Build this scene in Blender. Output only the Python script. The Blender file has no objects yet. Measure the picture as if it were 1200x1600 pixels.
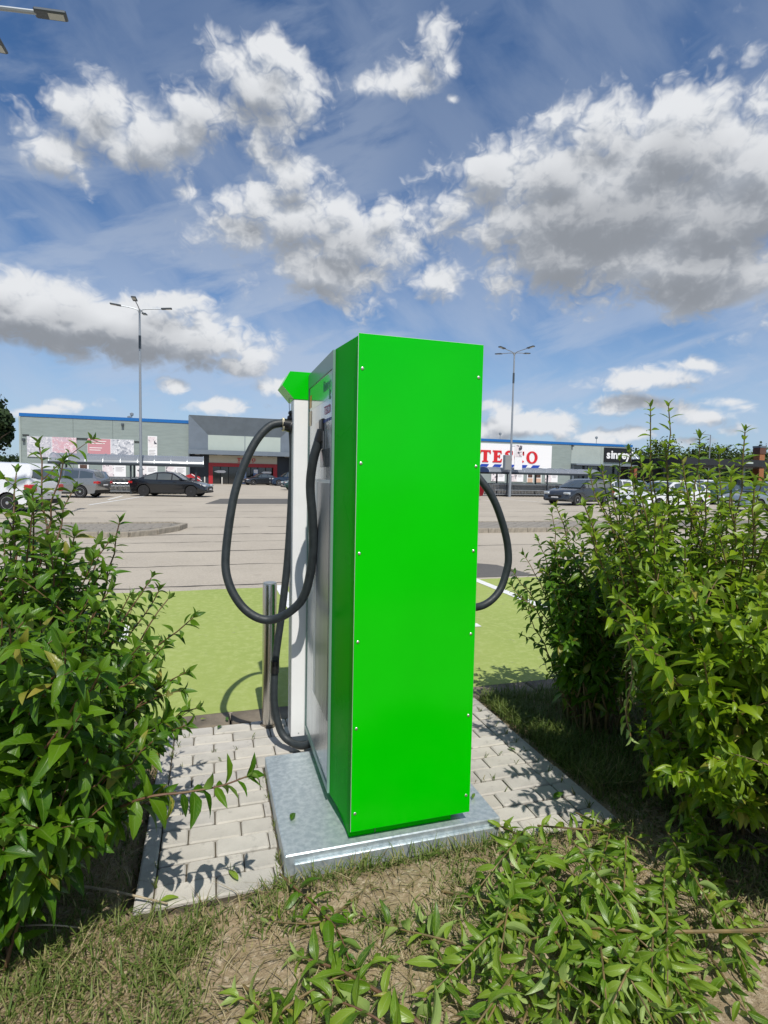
import bpy, bmesh, math, random
import numpy as np
from mathutils import Vector, Matrix, Euler

# =====================================================================
# Site frame: X runs along the kerb (to the right), Y runs away from the
# kerb towards the shop, Z up, metres.  Origin: near left foot of charger.
# =====================================================================
SC = bpy.context.scene
COL = SC.collection
R = math.radians
PHI = 0.3029

# ---------------- camera ----------------
EYE = Vector((-0.4875, -1.9193, 1.42))
PITCH, ROLL = 0.0643, 0.0199
def _cam_axes():
    F = Vector((0, math.cos(PITCH), -math.sin(PITCH)))
    R0 = Vector((1, 0, 0)); U0 = Vector((0, math.sin(PITCH), math.cos(PITCH)))
    Rt = R0*math.cos(ROLL)+U0*math.sin(ROLL)
    Up = U0*math.cos(ROLL)-R0*math.sin(ROLL)
    rz = Matrix.Rotation(-PHI, 3, 'Z')
    return rz@Rt, rz@Up, rz@F
C_R, C_U, C_F = _cam_axes()
cam_d = bpy.data.cameras.new('camera')
cam = bpy.data.objects.new('camera', cam_d); COL.objects.link(cam)
m = Matrix((C_R, C_U, -C_F)).transposed().to_4x4(); m.translation = EYE
cam.matrix_world = m
cam_d.sensor_fit = 'VERTICAL'; cam_d.sensor_height = 36; cam_d.sensor_width = 27
cam_d.lens = 36*876.06/1600
cam_d.clip_start = 0.05; cam_d.clip_end = 5000
SC.camera = cam
FPX = 876.06
def ray(u, v):
    return (C_F + C_R*((u-600)/FPX) - C_U*((v-800)/FPX))
def at(u, v, dist):
    """point `dist` metres in front of the eye along the sight line of photo point (u, v)"""
    return EYE + ray(u, v)*dist
def ground(u, v, z=0.0):
    d = ray(u, v); return EYE + d*((z-EYE.z)/d.z)

# ---------------- render / exposure ----------------
SC.render.engine = 'CYCLES'
SC.view_settings.view_transform = 'Standard'
SC.view_settings.look = 'None'
SC.view_settings.exposure = -0.12
SC.view_settings.gamma = 1.0
SC.view_settings.use_curve_mapping = False
SC.cycles.use_denoising = True
try: SC.cycles.denoiser = 'OPENIMAGEDENOISE'
except Exception: pass
SC.cycles.max_bounces = 8
SC.cycles.transparent_max_bounces = 16
SC.cycles.sample_clamp_indirect = 6.0

# ---------------- sun ----------------
SUN_EL = R(55.5)
SUN_XY = Vector((-0.01, -1.0)).normalized()
SUN = Vector((SUN_XY.x*math.cos(SUN_EL), SUN_XY.y*math.cos(SUN_EL), math.sin(SUN_EL)))
sd = bpy.data.lights.new('sun', 'SUN'); sd.energy = 4.9; sd.angle = R(0.5); sd.color = (1.0, 0.96, 0.89)
so = bpy.data.objects.new('sun', sd); COL.objects.link(so)
so.rotation_euler = SUN.to_track_quat('Z', 'Y').to_euler(); so.location = (0, -10, 30)

# ---------------- node helpers ----------------
def nd(t, kind, **kw):
    n = t.nodes.new(kind)
    for k, v in kw.items(): setattr(n, k, v)
    return n
def setin(t, sock, val):
    if hasattr(val, 'is_output') or isinstance(val, bpy.types.NodeSocket): t.links.new(val, sock)
    else: sock.default_value = val
def vm(t, op, a, b=None, c=None):
    n = nd(t, 'ShaderNodeVectorMath', operation=op)
    setin(t, n.inputs[0], a)
    if b is not None: setin(t, n.inputs[1], b)
    if c is not None: setin(t, n.inputs[2], c)
    return n.outputs['Value'] if op in ('LENGTH', 'DOT_PRODUCT', 'DISTANCE') else n.outputs[0]
def mt(t, op, a, b=None, c=None, clamp=False):
    n = nd(t, 'ShaderNodeMath', operation=op, use_clamp=clamp)
    setin(t, n.inputs[0], a)
    if b is not None: setin(t, n.inputs[1], b)
    if c is not None: setin(t, n.inputs[2], c)
    return n.outputs[0]
def mapr(t, v, a, b, c=0.0, d=1.0, smooth=True):
    n = nd(t, 'ShaderNodeMapRange', interpolation_type='SMOOTHSTEP' if smooth else 'LINEAR')
    setin(t, n.inputs[0], v)
    for i, x in enumerate((a, b, c, d)): n.inputs[i+1].default_value = x
    return n.outputs[0]
def noise(t, vec, scale, detail=4, rough=.55, dist=0.0, out='Fac'):
    n = nd(t, 'ShaderNodeTexNoise')
    if vec is not None: t.links.new(vec, n.inputs['Vector'])
    n.inputs['Scale'].default_value = scale; n.inputs['Detail'].default_value = detail
    n.inputs['Roughness'].default_value = rough; n.inputs['Distortion'].default_value = dist
    return n.outputs[out]
def mix(t, f, a, b, mode='MIX'):
    n = nd(t, 'ShaderNodeMix', data_type='RGBA', blend_type=mode)
    setin(t, n.inputs[0], f)
    for s, v in ((n.inputs[6], a), (n.inputs[7], b)):
        if isinstance(v, (tuple, list)): s.default_value = (*v[:3], 1)
        else: t.links.new(v, s)
    return n.outputs[2]

# ---------------- sky ----------------
# clouds: (x, y, rx, ry, weight) read off the photograph, turned into azimuth / elevation
CLOUDS = [
 (950,330,215,95,1.25),(1070,230,110,85,1.1),(1140,330,150,120,1.2),(880,280,110,70,1.0),(780,270,60,48,.85),(725,325,62,45,.8),
 (1080,420,170,50,1.2),(900,400,140,55,1.1),(1185,260,60,60,1.0),(960,200,90,50,.85),(1110,470,80,24,.75),(800,350,90,50,.9),(1010,450,90,25,.75),(1090,160,40,36,.75),
 (480,345,120,50,1.0),(400,318,55,36,1.0),(455,262,44,30,.8),(545,385,85,38,.95),(385,372,55,30,.9),(505,430,90,34,.85),
 (670,438,42,26,.85),(600,380,30,22,.65),(530,470,44,16,.65),(600,325,30,18,.55),
 (420,140,76,52,1.0),(440,95,36,34,.8),(335,185,84,36,.92),(165,192,70,44,.9),(105,228,60,30,.78),(240,220,76,38,.84),(170,152,34,28,.8),(90,262,40,20,.65),(440,192,38,28,.75),(290,200,60,30,.8),
 (695,78,28,34,.72),(655,110,34,24,.66),(625,128,48,20,.66),(705,150,16,10,.55),(295,305,16,14,.6),
 (60,495,105,46,1.4),(190,515,135,40,1.4),(320,535,90,30,1.15),(20,440,50,26,.85),(255,478,50,20,.8),(115,470,70,28,.9),(370,572,46,15,.95),(285,550,50,16,.8),
 (272,606,22,10,.85),(440,608,26,12,.75),(1035,594,66,14,.9),(1000,640,60,13,.8),(1115,568,44,11,.7),(1135,622,34,9,.75),(1160,632,26,10,.6),(1095,648,44,12,.9),(785,652,26,11,.65),
 (340,640,60,10,1.0),(70,640,42,7,.85),(800,668,44,15,1.1),(860,672,36,12,1.0),(915,684,22,7,.9),(970,682,40,9,1.0),(120,632,32,9,.7),(1060,690,30,8,.7),(1150,664,30,9,.7),(760,640,20,9,.55),
]
def azel(u, v):
    d = ray(u, v).normalized()
    # azimuth measured from the camera heading, positive to the right
    h = Vector((C_F.x, C_F.y, 0)).normalized(); r = Vector((h.y, -h.x, 0))
    return math.atan2(d.dot(r), d.dot(h)), math.asin(d.z)

W = bpy.data.worlds.new('World'); SC.world = W; W.use_nodes = True
wt = W.node_tree; wt.nodes.clear()
def noise2(t, vec, scale, detail=4, rough=.55, dist=0.0, out='Fac'):
    n = nd(t, 'ShaderNodeTexNoise', noise_dimensions='2D')
    t.links.new(vec, n.inputs['Vector'])
    n.inputs['Scale'].default_value = scale; n.inputs['Detail'].default_value = detail
    n.inputs['Roughness'].default_value = rough; n.inputs['Distortion'].default_value = dist
    return n.outputs[out]
def group(name):
    g = bpy.data.node_groups.new(name, 'ShaderNodeTree')
    g.interface.new_socket('P', in_out='INPUT', socket_type='NodeSocketVector')
    g.interface.new_socket('D', in_out='OUTPUT', socket_type='NodeSocketFloat')
    return g, nd(g, 'NodeGroupInput').outputs[0], nd(g, 'NodeGroupOutput').inputs[0]
def cloud_masses():
    """where the cloud masses stand, with wandering outlines"""
    g, P, out = group('cloud_masses')
    Ps = vm(g, 'MULTIPLY', P, (1.0, 1.3, 1.0))
    w1 = noise2(g, Ps, 7.0, 3, .5, 0, 'Color')
    q = vm(g, 'MULTIPLY_ADD', vm(g, 'SUBTRACT', w1, (.5, .5, .5)), (.07, .045, 0), P)
    q = vm(g, 'MULTIPLY', q, (1, 1, 0))
    acc = None
    for (x, y, rx, ry, w) in CLOUDS:
        a0, e0 = azel(x, y)
        sx = CW*abs(azel(x+rx*.5, y)[0]-azel(x-rx*.5, y)[0]); sy = CW*abs(azel(x, y+ry*.5)[1]-azel(x, y-ry*.5)[1])
        l = vm(g, 'LENGTH', vm(g, 'MULTIPLY_ADD', q, (1/sx, 1/sy, 0), (-a0/sx, -e0/sy, 0)))
        f = mt(g, 'MULTIPLY_ADD', l, -w, w)
        acc = f if acc is None else mt(g, 'SMOOTH_MAX', acc, f, .14)
    # outside the photographed part of the sky the same kind of broken cumulus goes on
    gen = mapr(g, noise2(g, vm(g, 'MULTIPLY', P, (1.0, 2.2, 1)), 2.6, 3, .5), .42, .75, -.6, 1.1)
    sep = nd(g, 'ShaderNodeSeparateXYZ'); g.links.new(P, sep.inputs[0])
    side = mapr(g, mt(g, 'ABSOLUTE', sep.outputs[0]), .68, .95, -3.0, 0.0)
    top = mapr(g, sep.outputs[1], .75, 1.0, -3.0, 0.0)
    gen = mt(g, 'ADD', gen, mt(g, 'MAXIMUM', side, top))
    acc = mt(g, 'MAXIMUM', mt(g, 'MAXIMUM', acc, gen), -1.2)
    acc = mt(g, 'ADD', acc, mt(g, 'MULTIPLY_ADD', noise2(g, Ps, 8.0, 2, .5), .42, -.21))
    g.links.new(acc, out); return g
def cloud_billows():
    """puffs and frayed edges"""
    g, P, out = group('cloud_billows')
    Ps = vm(g, 'MULTIPLY', P, (1.0, 1.3, 1.0))
    w2 = noise2(g, Ps, 24.0, 2, .5, 0, 'Color')
    n1 = noise2(g, Ps, 12.0, 8, .52, .1)
    vo = nd(g, 'ShaderNodeTexVoronoi', feature='F1', voronoi_dimensions='2D'); vo.inputs['Scale'].default_value = 15.0; vo.inputs['Detail'].default_value = 3.0
    vo.inputs['Roughness'].default_value = .6
    g.links.new(vm(g, 'MULTIPLY_ADD', vm(g, 'SUBTRACT', w2, (.5, .5, .5)), (.06, .06, 0), Ps), vo.inputs['Vector'])
    d = mt(g, 'ADD', mt(g, 'MULTIPLY_ADD', n1, 1.05, -.525), mt(g, 'MULTIPLY_ADD', vo.outputs['Distance'], -.50, CB))
    g.links.new(d, out); return g
CW, CB = 1.62, .36
def build_sky():
    t = wt
    geo = nd(t, 'ShaderNodeTexCoord'); D = geo.outputs['Generated']
    rot = nd(t, 'ShaderNodeVectorRotate', rotation_type='Z_AXIS'); t.links.new(D, rot.inputs['Vector']); rot.inputs['Angle'].default_value = PHI
    sp = nd(t, 'ShaderNodeSeparateXYZ'); t.links.new(vm(t, 'NORMALIZE', rot.outputs[0]), sp.inputs[0])
    az = mt(t, 'ARCTAN2', sp.outputs[0], sp.outputs[1]); el = mt(t, 'ARCSINE', sp.outputs[2])
    cb = nd(t, 'ShaderNodeCombineXYZ'); t.links.new(az, cb.inputs[0]); t.links.new(el, cb.inputs[1]); P = cb.outputs[0]
    GM, GB = cloud_masses(), cloud_billows()
    def ev(G, p):
        n = nd(t, 'ShaderNodeGroup'); n.node_tree = G; t.links.new(p, n.inputs[0]); return n.outputs[0]
    s0 = ev(GM, P); s2 = ev(GM, vm(t, 'ADD', P, (.009, .033, 0))); f0 = ev(GB, P); f1 = ev(GB, vm(t, 'ADD', P, (.007, .020, 0)))
    d0 = mt(t, 'ADD', s0, f0)
    alpha = mapr(t, d0, -.10, .52)
    slope = mt(t, 'ADD', mt(t, 'SUBTRACT', f0, f1), mt(t, 'MULTIPLY', mt(t, 'SUBTRACT', s0, s2), .8))
    lit = mapr(t, slope, -.34, .42)
    thick = mapr(t, mt(t, 'ADD', s2, mt(t, 'MULTIPLY', f1, .14)), .08, 1.12)
    # sunlit white billows, grey undersides where the cloud above is thick
    white = mix(t, lit, (4.9, 5.4, 6.2), (8.6, 8.8, 9.1))
    ccol = mix(t, mt(t, 'MULTIPLY', thick, mt(t, 'SUBTRACT', 1.0, mt(t, 'MULTIPLY', lit, .28))), white, (3.0, 3.25, 3.65))
    sky = nd(t, 'ShaderNodeTexSky', sky_type='NISHITA'); sky.sun_disc = False
    sky.sun_elevation = SUN_EL; sky.sun_rotation = math.atan2(SUN_XY.x, SUN_XY.y)
    sky.air_density = 1.0; sky.dust_density = .6; sky.ozone_density = 2.0; sky.altitude = 300
    base = mix(t, 1.0, sky.outputs[0], (.66, .95, 1.22), 'MULTIPLY')
    base = mix(t, mapr(t, el, .04, .34, .55, 0), base, (5.3, 6.6, 8.2))
    # thin high cirrus drawn out in streaks
    rc = nd(t, 'ShaderNodeVectorRotate', rotation_type='Z_AXIS'); t.links.new(P, rc.inputs['Vector']); rc.inputs['Angle'].default_value = R(-16)
    st = vm(t, 'MULTIPLY', rc.outputs[0], (1.3, 5.2, 1))
    c1 = noise2(t, st, 2.4, 6, .56, .15); c2 = noise2(t, P, 2.0, 3, .5)
    rc2 = nd(t, 'ShaderNodeVectorRotate', rotation_type='Z_AXIS'); t.links.new(P, rc2.inputs['Vector']); rc2.inputs['Angle'].default_value = R(38)
    c3 = noise2(t, vm(t, 'MULTIPLY', rc2.outputs[0], (1.4, 3.6, 1)), 2.0, 6, .55, .1)
    ci = mt(t, 'MULTIPLY', mapr(t, c1, .36, .64), mapr(t, c2, .30, .60, .45, 1.0))
    ci = mt(t, 'MAXIMUM', mt(t, 'MULTIPLY', ci, .80), mt(t, 'MULTIPLY', mapr(t, c3, .33, .70), .60))
    cic = mix(t, mapr(t, el, .10, .62), (5.2, 6.2, 7.9), (2.7, 3.5, 5.1))
    skyc = mix(t, ci, base, cic)
    out = mix(t, alpha, skyc, ccol)
    bg = nd(t, 'ShaderNodeBackground'); t.links.new(out, bg.inputs[0]); bg.inputs[1].default_value = 0.1
    wo = nd(t, 'ShaderNodeOutputWorld'); t.links.new(bg.outputs[0], wo.inputs[0])
build_sky()
try: W.cycles.sampling_method = 'MANUAL'; W.cycles.sample_map_resolution = 512
except Exception: pass

# ---------------- materials ----------------
MATS = {}
def mat(name, col, rough=.5, metal=0.0, spec=.5, coat=0.0, var=0.0, vscale=8.0, bump=0.0, bscale=60.0, col2=None, aniso=None, alpha=None, coord='Object', detail=5, coat_rough=.06, objrand=0.0):
    if name in MATS: return MATS[name]
    m = bpy.data.materials.new(name); m.use_nodes = True; t = m.node_tree; t.nodes.clear()
    o = nd(t, 'ShaderNodeOutputMaterial'); b = nd(t, 'ShaderNodeBsdfPrincipled'); t.links.new(b.outputs[0], o.inputs[0])
    b.inputs['Base Color'].default_value = (*col, 1); b.inputs['Roughness'].default_value = rough; b.inputs['Metallic'].default_value = metal
    b.inputs['Specular IOR Level'].default_value = spec; b.inputs['Coat Weight'].default_value = coat; b.inputs['Coat Roughness'].default_value = coat_rough
    tc = nd(t, 'ShaderNodeTexCoord'); vec = tc.outputs[coord]
    if aniso: vec = vm(t, 'MULTIPLY', vec, aniso)
    if var or col2:
        n = noise(t, vec, vscale, detail, .6)
        c2 = col2 or tuple(max(0, c*(1-var)) for c in col)
        cc = mix(t, mapr(t, n, .34, .68), col, c2)
        if objrand:
            oi = nd(t, 'ShaderNodeObjectInfo'); ge = nd(t, 'ShaderNodeNewGeometry')
            big = noise(t, ge.outputs['Position'], 2.2, 5, .65); blot = noise(t, ge.outputs['Position'], 26, 3, .6)
            f = mt(t, 'ADD', mt(t, 'MULTIPLY_ADD', oi.outputs['Random'], objrand, 1-objrand*.6), mt(t, 'MULTIPLY_ADD', big, .45, -.24))
            f = mt(t, 'MULTIPLY', f, mapr(t, blot, .58, .72, 1, .80))
            cc = vm(t, 'SCALE', cc); cc.node.inputs['Scale'].default_value = 1; t.links.new(f, cc.node.inputs['Scale'])
        t.links.new(cc, b.inputs['Base Color'])
    if bump:
        bn = nd(t, 'ShaderNodeBump'); bn.inputs['Strength'].default_value = bump; bn.inputs['Distance'].default_value = .01
        t.links.new(noise(t, vec, bscale, 4, .6), bn.inputs['Height']); t.links.new(bn.outputs[0], b.inputs['Normal'])
        rr = mapr(t, noise(t, vec, bscale*.35, 3, .6), .3, .7, max(0.02, rough*.85), min(1, rough*1.15)); t.links.new(rr, b.inputs['Roughness'])
    if alpha is not None: b.inputs['Alpha'].default_value = alpha
    MATS[name] = m; return m

def two_sided_leaf(name, top, top2, under, dark):
    m = bpy.data.materials.new(name); m.use_nodes = True; t = m.node_tree; t.nodes.clear()
    o = nd(t, 'ShaderNodeOutputMaterial'); b = nd(t, 'ShaderNodeBsdfPrincipled')
    uv = nd(t, 'ShaderNodeUVMap'); uv.uv_map = 'UVMap'; sp = nd(t, 'ShaderNodeSeparateXYZ'); t.links.new(uv.outputs[0], sp.inputs[0])
    oi = nd(t, 'ShaderNodeObjectInfo'); at_ = nd(t, 'ShaderNodeAttribute'); at_.attribute_name = 'tint'
    rnd = mt(t, 'FRACT', mt(t, 'ADD', oi.outputs['Random'], at_.outputs['Fac']))
    old = mapr(t, mt(t, 'FRACT', mt(t, 'MULTIPLY', rnd, 37.0)), .955, .985)
    c = mix(t, mapr(t, rnd, .25, .85), top, top2)
    c = mix(t, mapr(t, rnd, .0, .22, 1, 0), c, dark)
    # midrib and side veins, pale
    x = mt(t, 'ABSOLUTE', mt(t, 'SUBTRACT', sp.outputs[0], .5))
    mid = mapr(t, x, .012, .05, .55, 0)
    vein = mt(t, 'FRACT', mt(t, 'MULTIPLY', mt(t, 'SUBTRACT', sp.outputs[1], mt(t, 'MULTIPLY', x, .55)), 9.0))
    vein = mapr(t, mt(t, 'ABSOLUTE', mt(t, 'SUBTRACT', vein, .5)), .0, .10, .22, 0)
    c = mix(t, mt(t, 'MAXIMUM', mid, vein), c, under)
    blot = noise(t, nd(t, 'ShaderNodeTexCoord').outputs['Object'], 14, 3, .6)
    c = mix(t, mapr(t, blot, .35, .75, 0, .45), c, top2)
    c = mix(t, mt(t, 'MULTIPLY', old, mapr(t, blot, .3, .6)), c, (.30, .26, .05))
    g = nd(t, 'ShaderNodeNewGeometry')
    c = mix(t, mt(t, 'MULTIPLY', g.outputs['Backfacing'], .75), c, under)
    t.links.new(c, b.inputs['Base Color'])
    b.inputs['Roughness'].default_value = .36; b.inputs['Specular IOR Level'].default_value = .36
    bn = nd(t, 'ShaderNodeBump'); bn.inputs['Strength'].default_value = .35; bn.inputs['Distance'].default_value = .004
    t.links.new(mt(t, 'MULTIPLY', mt(t, 'MAXIMUM', mid, vein), -1), bn.inputs['Height']); t.links.new(bn.outputs[0], b.inputs['Normal'])
    tr = nd(t, 'ShaderNodeBsdfTranslucent'); t.links.new(mix(t, 1.0, c, (1.5, 1.6, .5), 'MULTIPLY'), tr.inputs[0])
    ms = nd(t, 'ShaderNodeMixShader'); ms.inputs[0].default_value = .28
    t.links.new(b.outputs[0], ms.inputs[1]); t.links.new(tr.outputs[0], ms.inputs[2]); t.links.new(ms.outputs[0], o.inputs[0])
    MATS[name] = m; return m

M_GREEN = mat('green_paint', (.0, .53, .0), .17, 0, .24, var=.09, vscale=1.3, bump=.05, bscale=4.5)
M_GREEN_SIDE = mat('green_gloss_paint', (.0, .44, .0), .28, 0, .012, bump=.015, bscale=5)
M_EDGE = mat('aluminium_edge', (.78, .82, .74), .30, .55)
M_GALV = mat('galvanised_steel', (.40, .47, .50), .42, .55, var=.28, vscale=42, bump=.06, bscale=90, col2=(.56, .62, .64))
M_SILVER = mat('brushed_silver', (.52, .55, .57), .22, .75, bump=.05, bscale=40, aniso=(1, 1, .06))
M_FRAME = mat('grey_green_frame', (.20, .33, .28), .3, .2, .3)
M_WHITEP = mat('white_powder_coat', (.80, .80, .79), .38, 0, .4, var=.04, vscale=6, bump=.03, bscale=200)
M_RUBBER = mat('black_rubber', (.030, .038, .042), .52, 0, .4, var=.3, vscale=30, bump=.12, bscale=160)
M_BLACK = mat('black_plastic', (.012, .012, .013), .35)
M_CREAM = mat('cream_plastic', (.74, .66, .46), .4)
M_STEEL = mat('brushed_stainless', (.56, .53, .49), .24, 1.0, bump=.06, bscale=60, aniso=(1, 1, .03))
M_SCREW = mat('screw_steel', (.66, .68, .60), .3, .9)
M_GLASSD = mat('dark_glass', (.02, .026, .03), .06, 0, .8, coat=.5)
M_SCREEN = mat('grey_screen', (.12, .125, .13), .12, 0, .6)
M_REDTXT = mat('red_print', (.55, .035, .06), .45)
M_BLUETXT = mat('blue_print', (.03, .07, .30), .45)
M_GRNTXT = mat('green_print', (.01, .26, .09), .4)
M_ORANGE = mat('orange_sticker', (.65, .30, .05), .45)
M_PAVER = None
# ---------------- mesh builder ----------------
class MB:
    def __init__(s): s.v = []; s.f = []; s.mi = []; s.uv = {}
    def face(s, pts, k=0):
        b = len(s.v); s.v += [tuple(p) for p in pts]; s.f.append(tuple(range(b, b+len(pts)))); s.mi.append(k)
    def mesh(s, vs, fs, k=0):
        b = len(s.v); s.v += [tuple(p) for p in vs]
        for f in fs: s.f.append(tuple(b+i for i in f)); s.mi.append(k)
    def box(s, x0, x1, y0, y1, z0, z1, k=0, bev=0.0):
        if bev <= 0:
            vs = [(x, y, z) for z in (z0, z1) for (x, y) in ((x0, y0), (x1, y0), (x1, y1), (x0, y1))]
            s.mesh(vs, [(3, 2, 1, 0), (4, 5, 6, 7), (0, 1, 5, 4), (1, 2, 6, 5), (2, 3, 7, 6), (3, 0, 4, 7)], k); return
        b = min(bev, (x1-x0)*.45, (y1-y0)*.45, (z1-z0)*.45)
        rings = []
        for z, i in ((z0, b), (z0+b, 0), (z1-b, 0), (z1, b)):
            rings.append([(x0+i, y0+b*.0+i, z), (x1-i, y0+i, z), (x1-i, y1-i, z), (x0+i, y1-i, z)])
        vs = []; fs = []
        for r in rings:
            for j in range(4):
                p = r[j]; q = r[(j+1) % 4]; L = math.dist(p, q); a = b/L
                vs.append(tuple(p[c]+(q[c]-p[c])*a for c in range(3))); vs.append(tuple(q[c]+(p[c]-q[c])*a for c in range(3)))
        for r in range(3):
            for j in range(8): fs.append((r*8+j, r*8+(j+1) % 8, r*8+8+(j+1) % 8, r*8+8+j))
        fs.append(tuple(range(7, -1, -1))); fs.append(tuple(range(24, 32)))
        s.mesh(vs, fs, k)
    def tube(s, path, rad, n=8, k=0, cap=True):
        path = [Vector(p) for p in path]; N = len(path)
        rads = rad if isinstance(rad, (list, tuple)) else [rad]*N
        up = None; vs = []; fs = []
        for i, p in enumerate(path):
            t = (path[min(i+1, N-1)]-path[max(i-1, 0)])
            t = t.normalized() if t.length > 1e-9 else Vector((0, 0, 1))
            if up is None: up = Vector((0, 0, 1)) if abs(t.z) < .9 else Vector((1, 0, 0))
            a = (up-t*up.dot(t))
            if a.length < 1e-6: a = t.orthogonal()
            a.normalize(); b = t.cross(a); up = a
            for j in range(n):
                w = 2*math.pi*j/n; vs.append(p+(a*math.cos(w)+b*math.sin(w))*rads[i])
        for i in range(N-1):
            for j in range(n): fs.append((i*n+j, i*n+(j+1) % n, (i+1)*n+(j+1) % n, (i+1)*n+j))
        if cap: fs.append(tuple(range(n-1, -1, -1))); fs.append(tuple(range((N-1)*n, N*n)))
        s.mesh(vs, fs, k)
    def prism(s, poly, axis, t0, t1, k=0):
        """poly of 2D points in the two other axes; extruded along axis from t0 to t1"""
        def P(p, t): return {'x': (t, p[0], p[1]), 'y': (p[0], t, p[1]), 'z': (p[0], p[1], t)}[axis]
        n = len(poly); vs = [P(p, t0) for p in poly]+[P(p, t1) for p in poly]
        fs = [tuple(range(n-1, -1, -1)), tuple(range(n, 2*n))]+[(i, (i+1) % n, n+(i+1) % n, n+i) for i in range(n)]
        s.mesh(vs, fs, k)
    def lathe(s, prof, c, n=16, k=0, axis='z'):
        vs = []; fs = []
        for (r, h) in prof:
            for j in range(n):
                w = 2*math.pi*j/n
                p = (r*math.cos(w), r*math.sin(w), h)
                if axis == 'y': p = (p[0], p[2], p[1])
                if axis == 'x': p = (p[2], p[0], p[1])
                vs.append((c[0]+p[0], c[1]+p[1], c[2]+p[2]))
        for i in range(len(prof)-1):
            for j in range(n): fs.append((i*n+j, i*n+(j+1) % n, (i+1)*n+(j+1) % n, (i+1)*n+j))
        fs.append(tuple(range(n-1, -1, -1))); fs.append(tuple(range((len(prof)-1)*n, len(prof)*n)))
        s.mesh(vs, fs, k)
    def data(s, name, mats, smooth=False, fix=True):
        me = bpy.data.meshes.new(name); me.from_pydata(s.v, [], s.f)
        mats = mats if isinstance(mats, (list, tuple)) else [mats]
        for m_ in mats: me.materials.append(m_)
        me.polygons.foreach_set('material_index', s.mi)
        if fix:
            bm = bmesh.new(); bm.from_mesh(me); bmesh.ops.remove_doubles(bm, verts=bm.verts, dist=1e-5); bmesh.ops.recalc_face_normals(bm, faces=bm.faces); bm.to_mesh(me); bm.free()
        if smooth:
            me.polygons.foreach_set('use_smooth', [True]*len(me.polygons))
            if smooth != 'all': me.set_sharp_from_angle(angle=R(smooth if smooth is not True else 38))
        me.update(); return me
    def build(s, name, mats, parent=None, loc=None, smooth=False, fix=True):
        return link(name, s.data(name, mats, smooth, fix), parent, loc)
def link(name, data, parent=None, loc=None):
    o = bpy.data.objects.new(name, data); COL.objects.link(o)
    if parent: o.parent = parent
    if loc is not None: o.location = loc
    return o
def tag(o, label=None, cat=None, group=None, kind=None):
    for k, v in (('label', label), ('category', cat), ('group', group), ('kind', kind)):
        if v: o[k] = v
    return o
def thing(name, label, cat, loc=(0, 0, 0), rz=0.0, group=None):
    o = bpy.data.objects.new(name, None); COL.objects.link(o); o.location = loc; o.rotation_euler = (0, 0, rz)
    o.empty_display_size = .1
    return tag(o, label, cat, group)
def dup(root, loc, rz=0.0, label=None, scale=None):
    def cp(o, par):
        c = o.copy(); COL.objects.link(c)
        if par: c.parent = par
        for ch in o.children: cp(ch, c)
        return c
    r = cp(root, None); r.location = loc; r.rotation_euler = (0, 0, rz)
    if label: r['label'] = label
    if scale: r.scale = scale
    return r
def text_mesh(body, size, extrude=.002, bold=0.0, align='LEFT'):
    cu = bpy.data.curves.new('lettering', 'FONT'); cu.body = body; cu.size = size; cu.extrude = extrude; cu.offset = bold; cu.align_x = align
    cu.resolution_u = 3
    o = bpy.data.objects.new('lettering', cu); COL.objects.link(o)
    bpy.context.view_layer.update()
    me = bpy.data.meshes.new_from_object(o.evaluated_get(bpy.context.evaluated_depsgraph_get()))
    bpy.data.objects.remove(o); bpy.data.curves.remove(cu)
    return me
def curve_pts(ctrl, n=48):
    """Catmull-Rom through the control points"""
    P = [Vector(c) for c in ctrl]; P = [P[0]*2-P[1]]+P+[P[-1]*2-P[-2]]
    out = []; segs = len(P)-3
    for i in range(segs):
        k = max(2, n//segs)
        for j in range(k):
            t = j/k; a, b, c, d = P[i:i+4]
            out.append(.5*((2*b)+(-a+c)*t+(2*a-5*b+4*c-d)*t*t+(-a+3*b-3*c+d)*t**3))
    out.append(P[-2]); return out
rnd = random.Random(11)

# =====================================================================
# GROUND
# =====================================================================
def ground_mat(name, base, b2, b3, fine, rough=.9, bump=.5, bscale=120, patches=.25, streak=(.3, 1.6, 1), chip=None):
    m = bpy.data.materials.new(name); m.use_nodes = True; t = m.node_tree; b = t.nodes['Principled BSDF']
    tc = nd(t, 'ShaderNodeTexCoord').outputs['Object']
    c = mix(t, mapr(t, noise(t, tc, .35, 5, .6), .35, .68), base, b2)
    c = mix(t, mapr(t, noise(t, tc, fine, 3, .7), .42, .74), c, b3)
    c = mix(t, mapr(t, noise(t, vm(t, 'MULTIPLY', tc, streak), .9, 4, .6), .5, .8, 0, patches), c, b2)
    # oil spots and old repairs
    c = mix(t, mapr(t, noise(t, tc, 1.3, 5, .7, .4), .62, .74, 0, .38), c, tuple(x*.45 for x in base))
    if chip: c = mix(t, mapr(t, noise(t, tc, 9, 6, .75), .63, .68, 0, .75), c, chip)
    n2 = noise(t, tc, bscale, 3, .7)
    c = mix(t, mapr(t, n2, .60, .80, 0, .5), c, tuple(x*.35 for x in base))
    t.links.new(c, b.inputs['Base Color']); b.inputs['Roughness'].default_value = rough; b.inputs['Specular IOR Level'].default_value = .25
    bn = nd(t, 'ShaderNodeBump'); bn.inputs['Strength'].default_value = bump; bn.inputs['Distance'].default_value = .006
    t.links.new(n2, bn.inputs['Height']); t.links.new(bn.outputs[0], b.inputs['Normal'])
    MATS[name] = m; return m
M_ASPH = ground_mat('weathered_asphalt', (.40, .356, .292), (.335, .297, .245), (.475, .425, .352), 45, bscale=110)
M_DARKA = ground_mat('patched_asphalt', (.115, .110, .102), (.095, .09, .085), (.15, .145, .135), 50, bscale=120)
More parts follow.
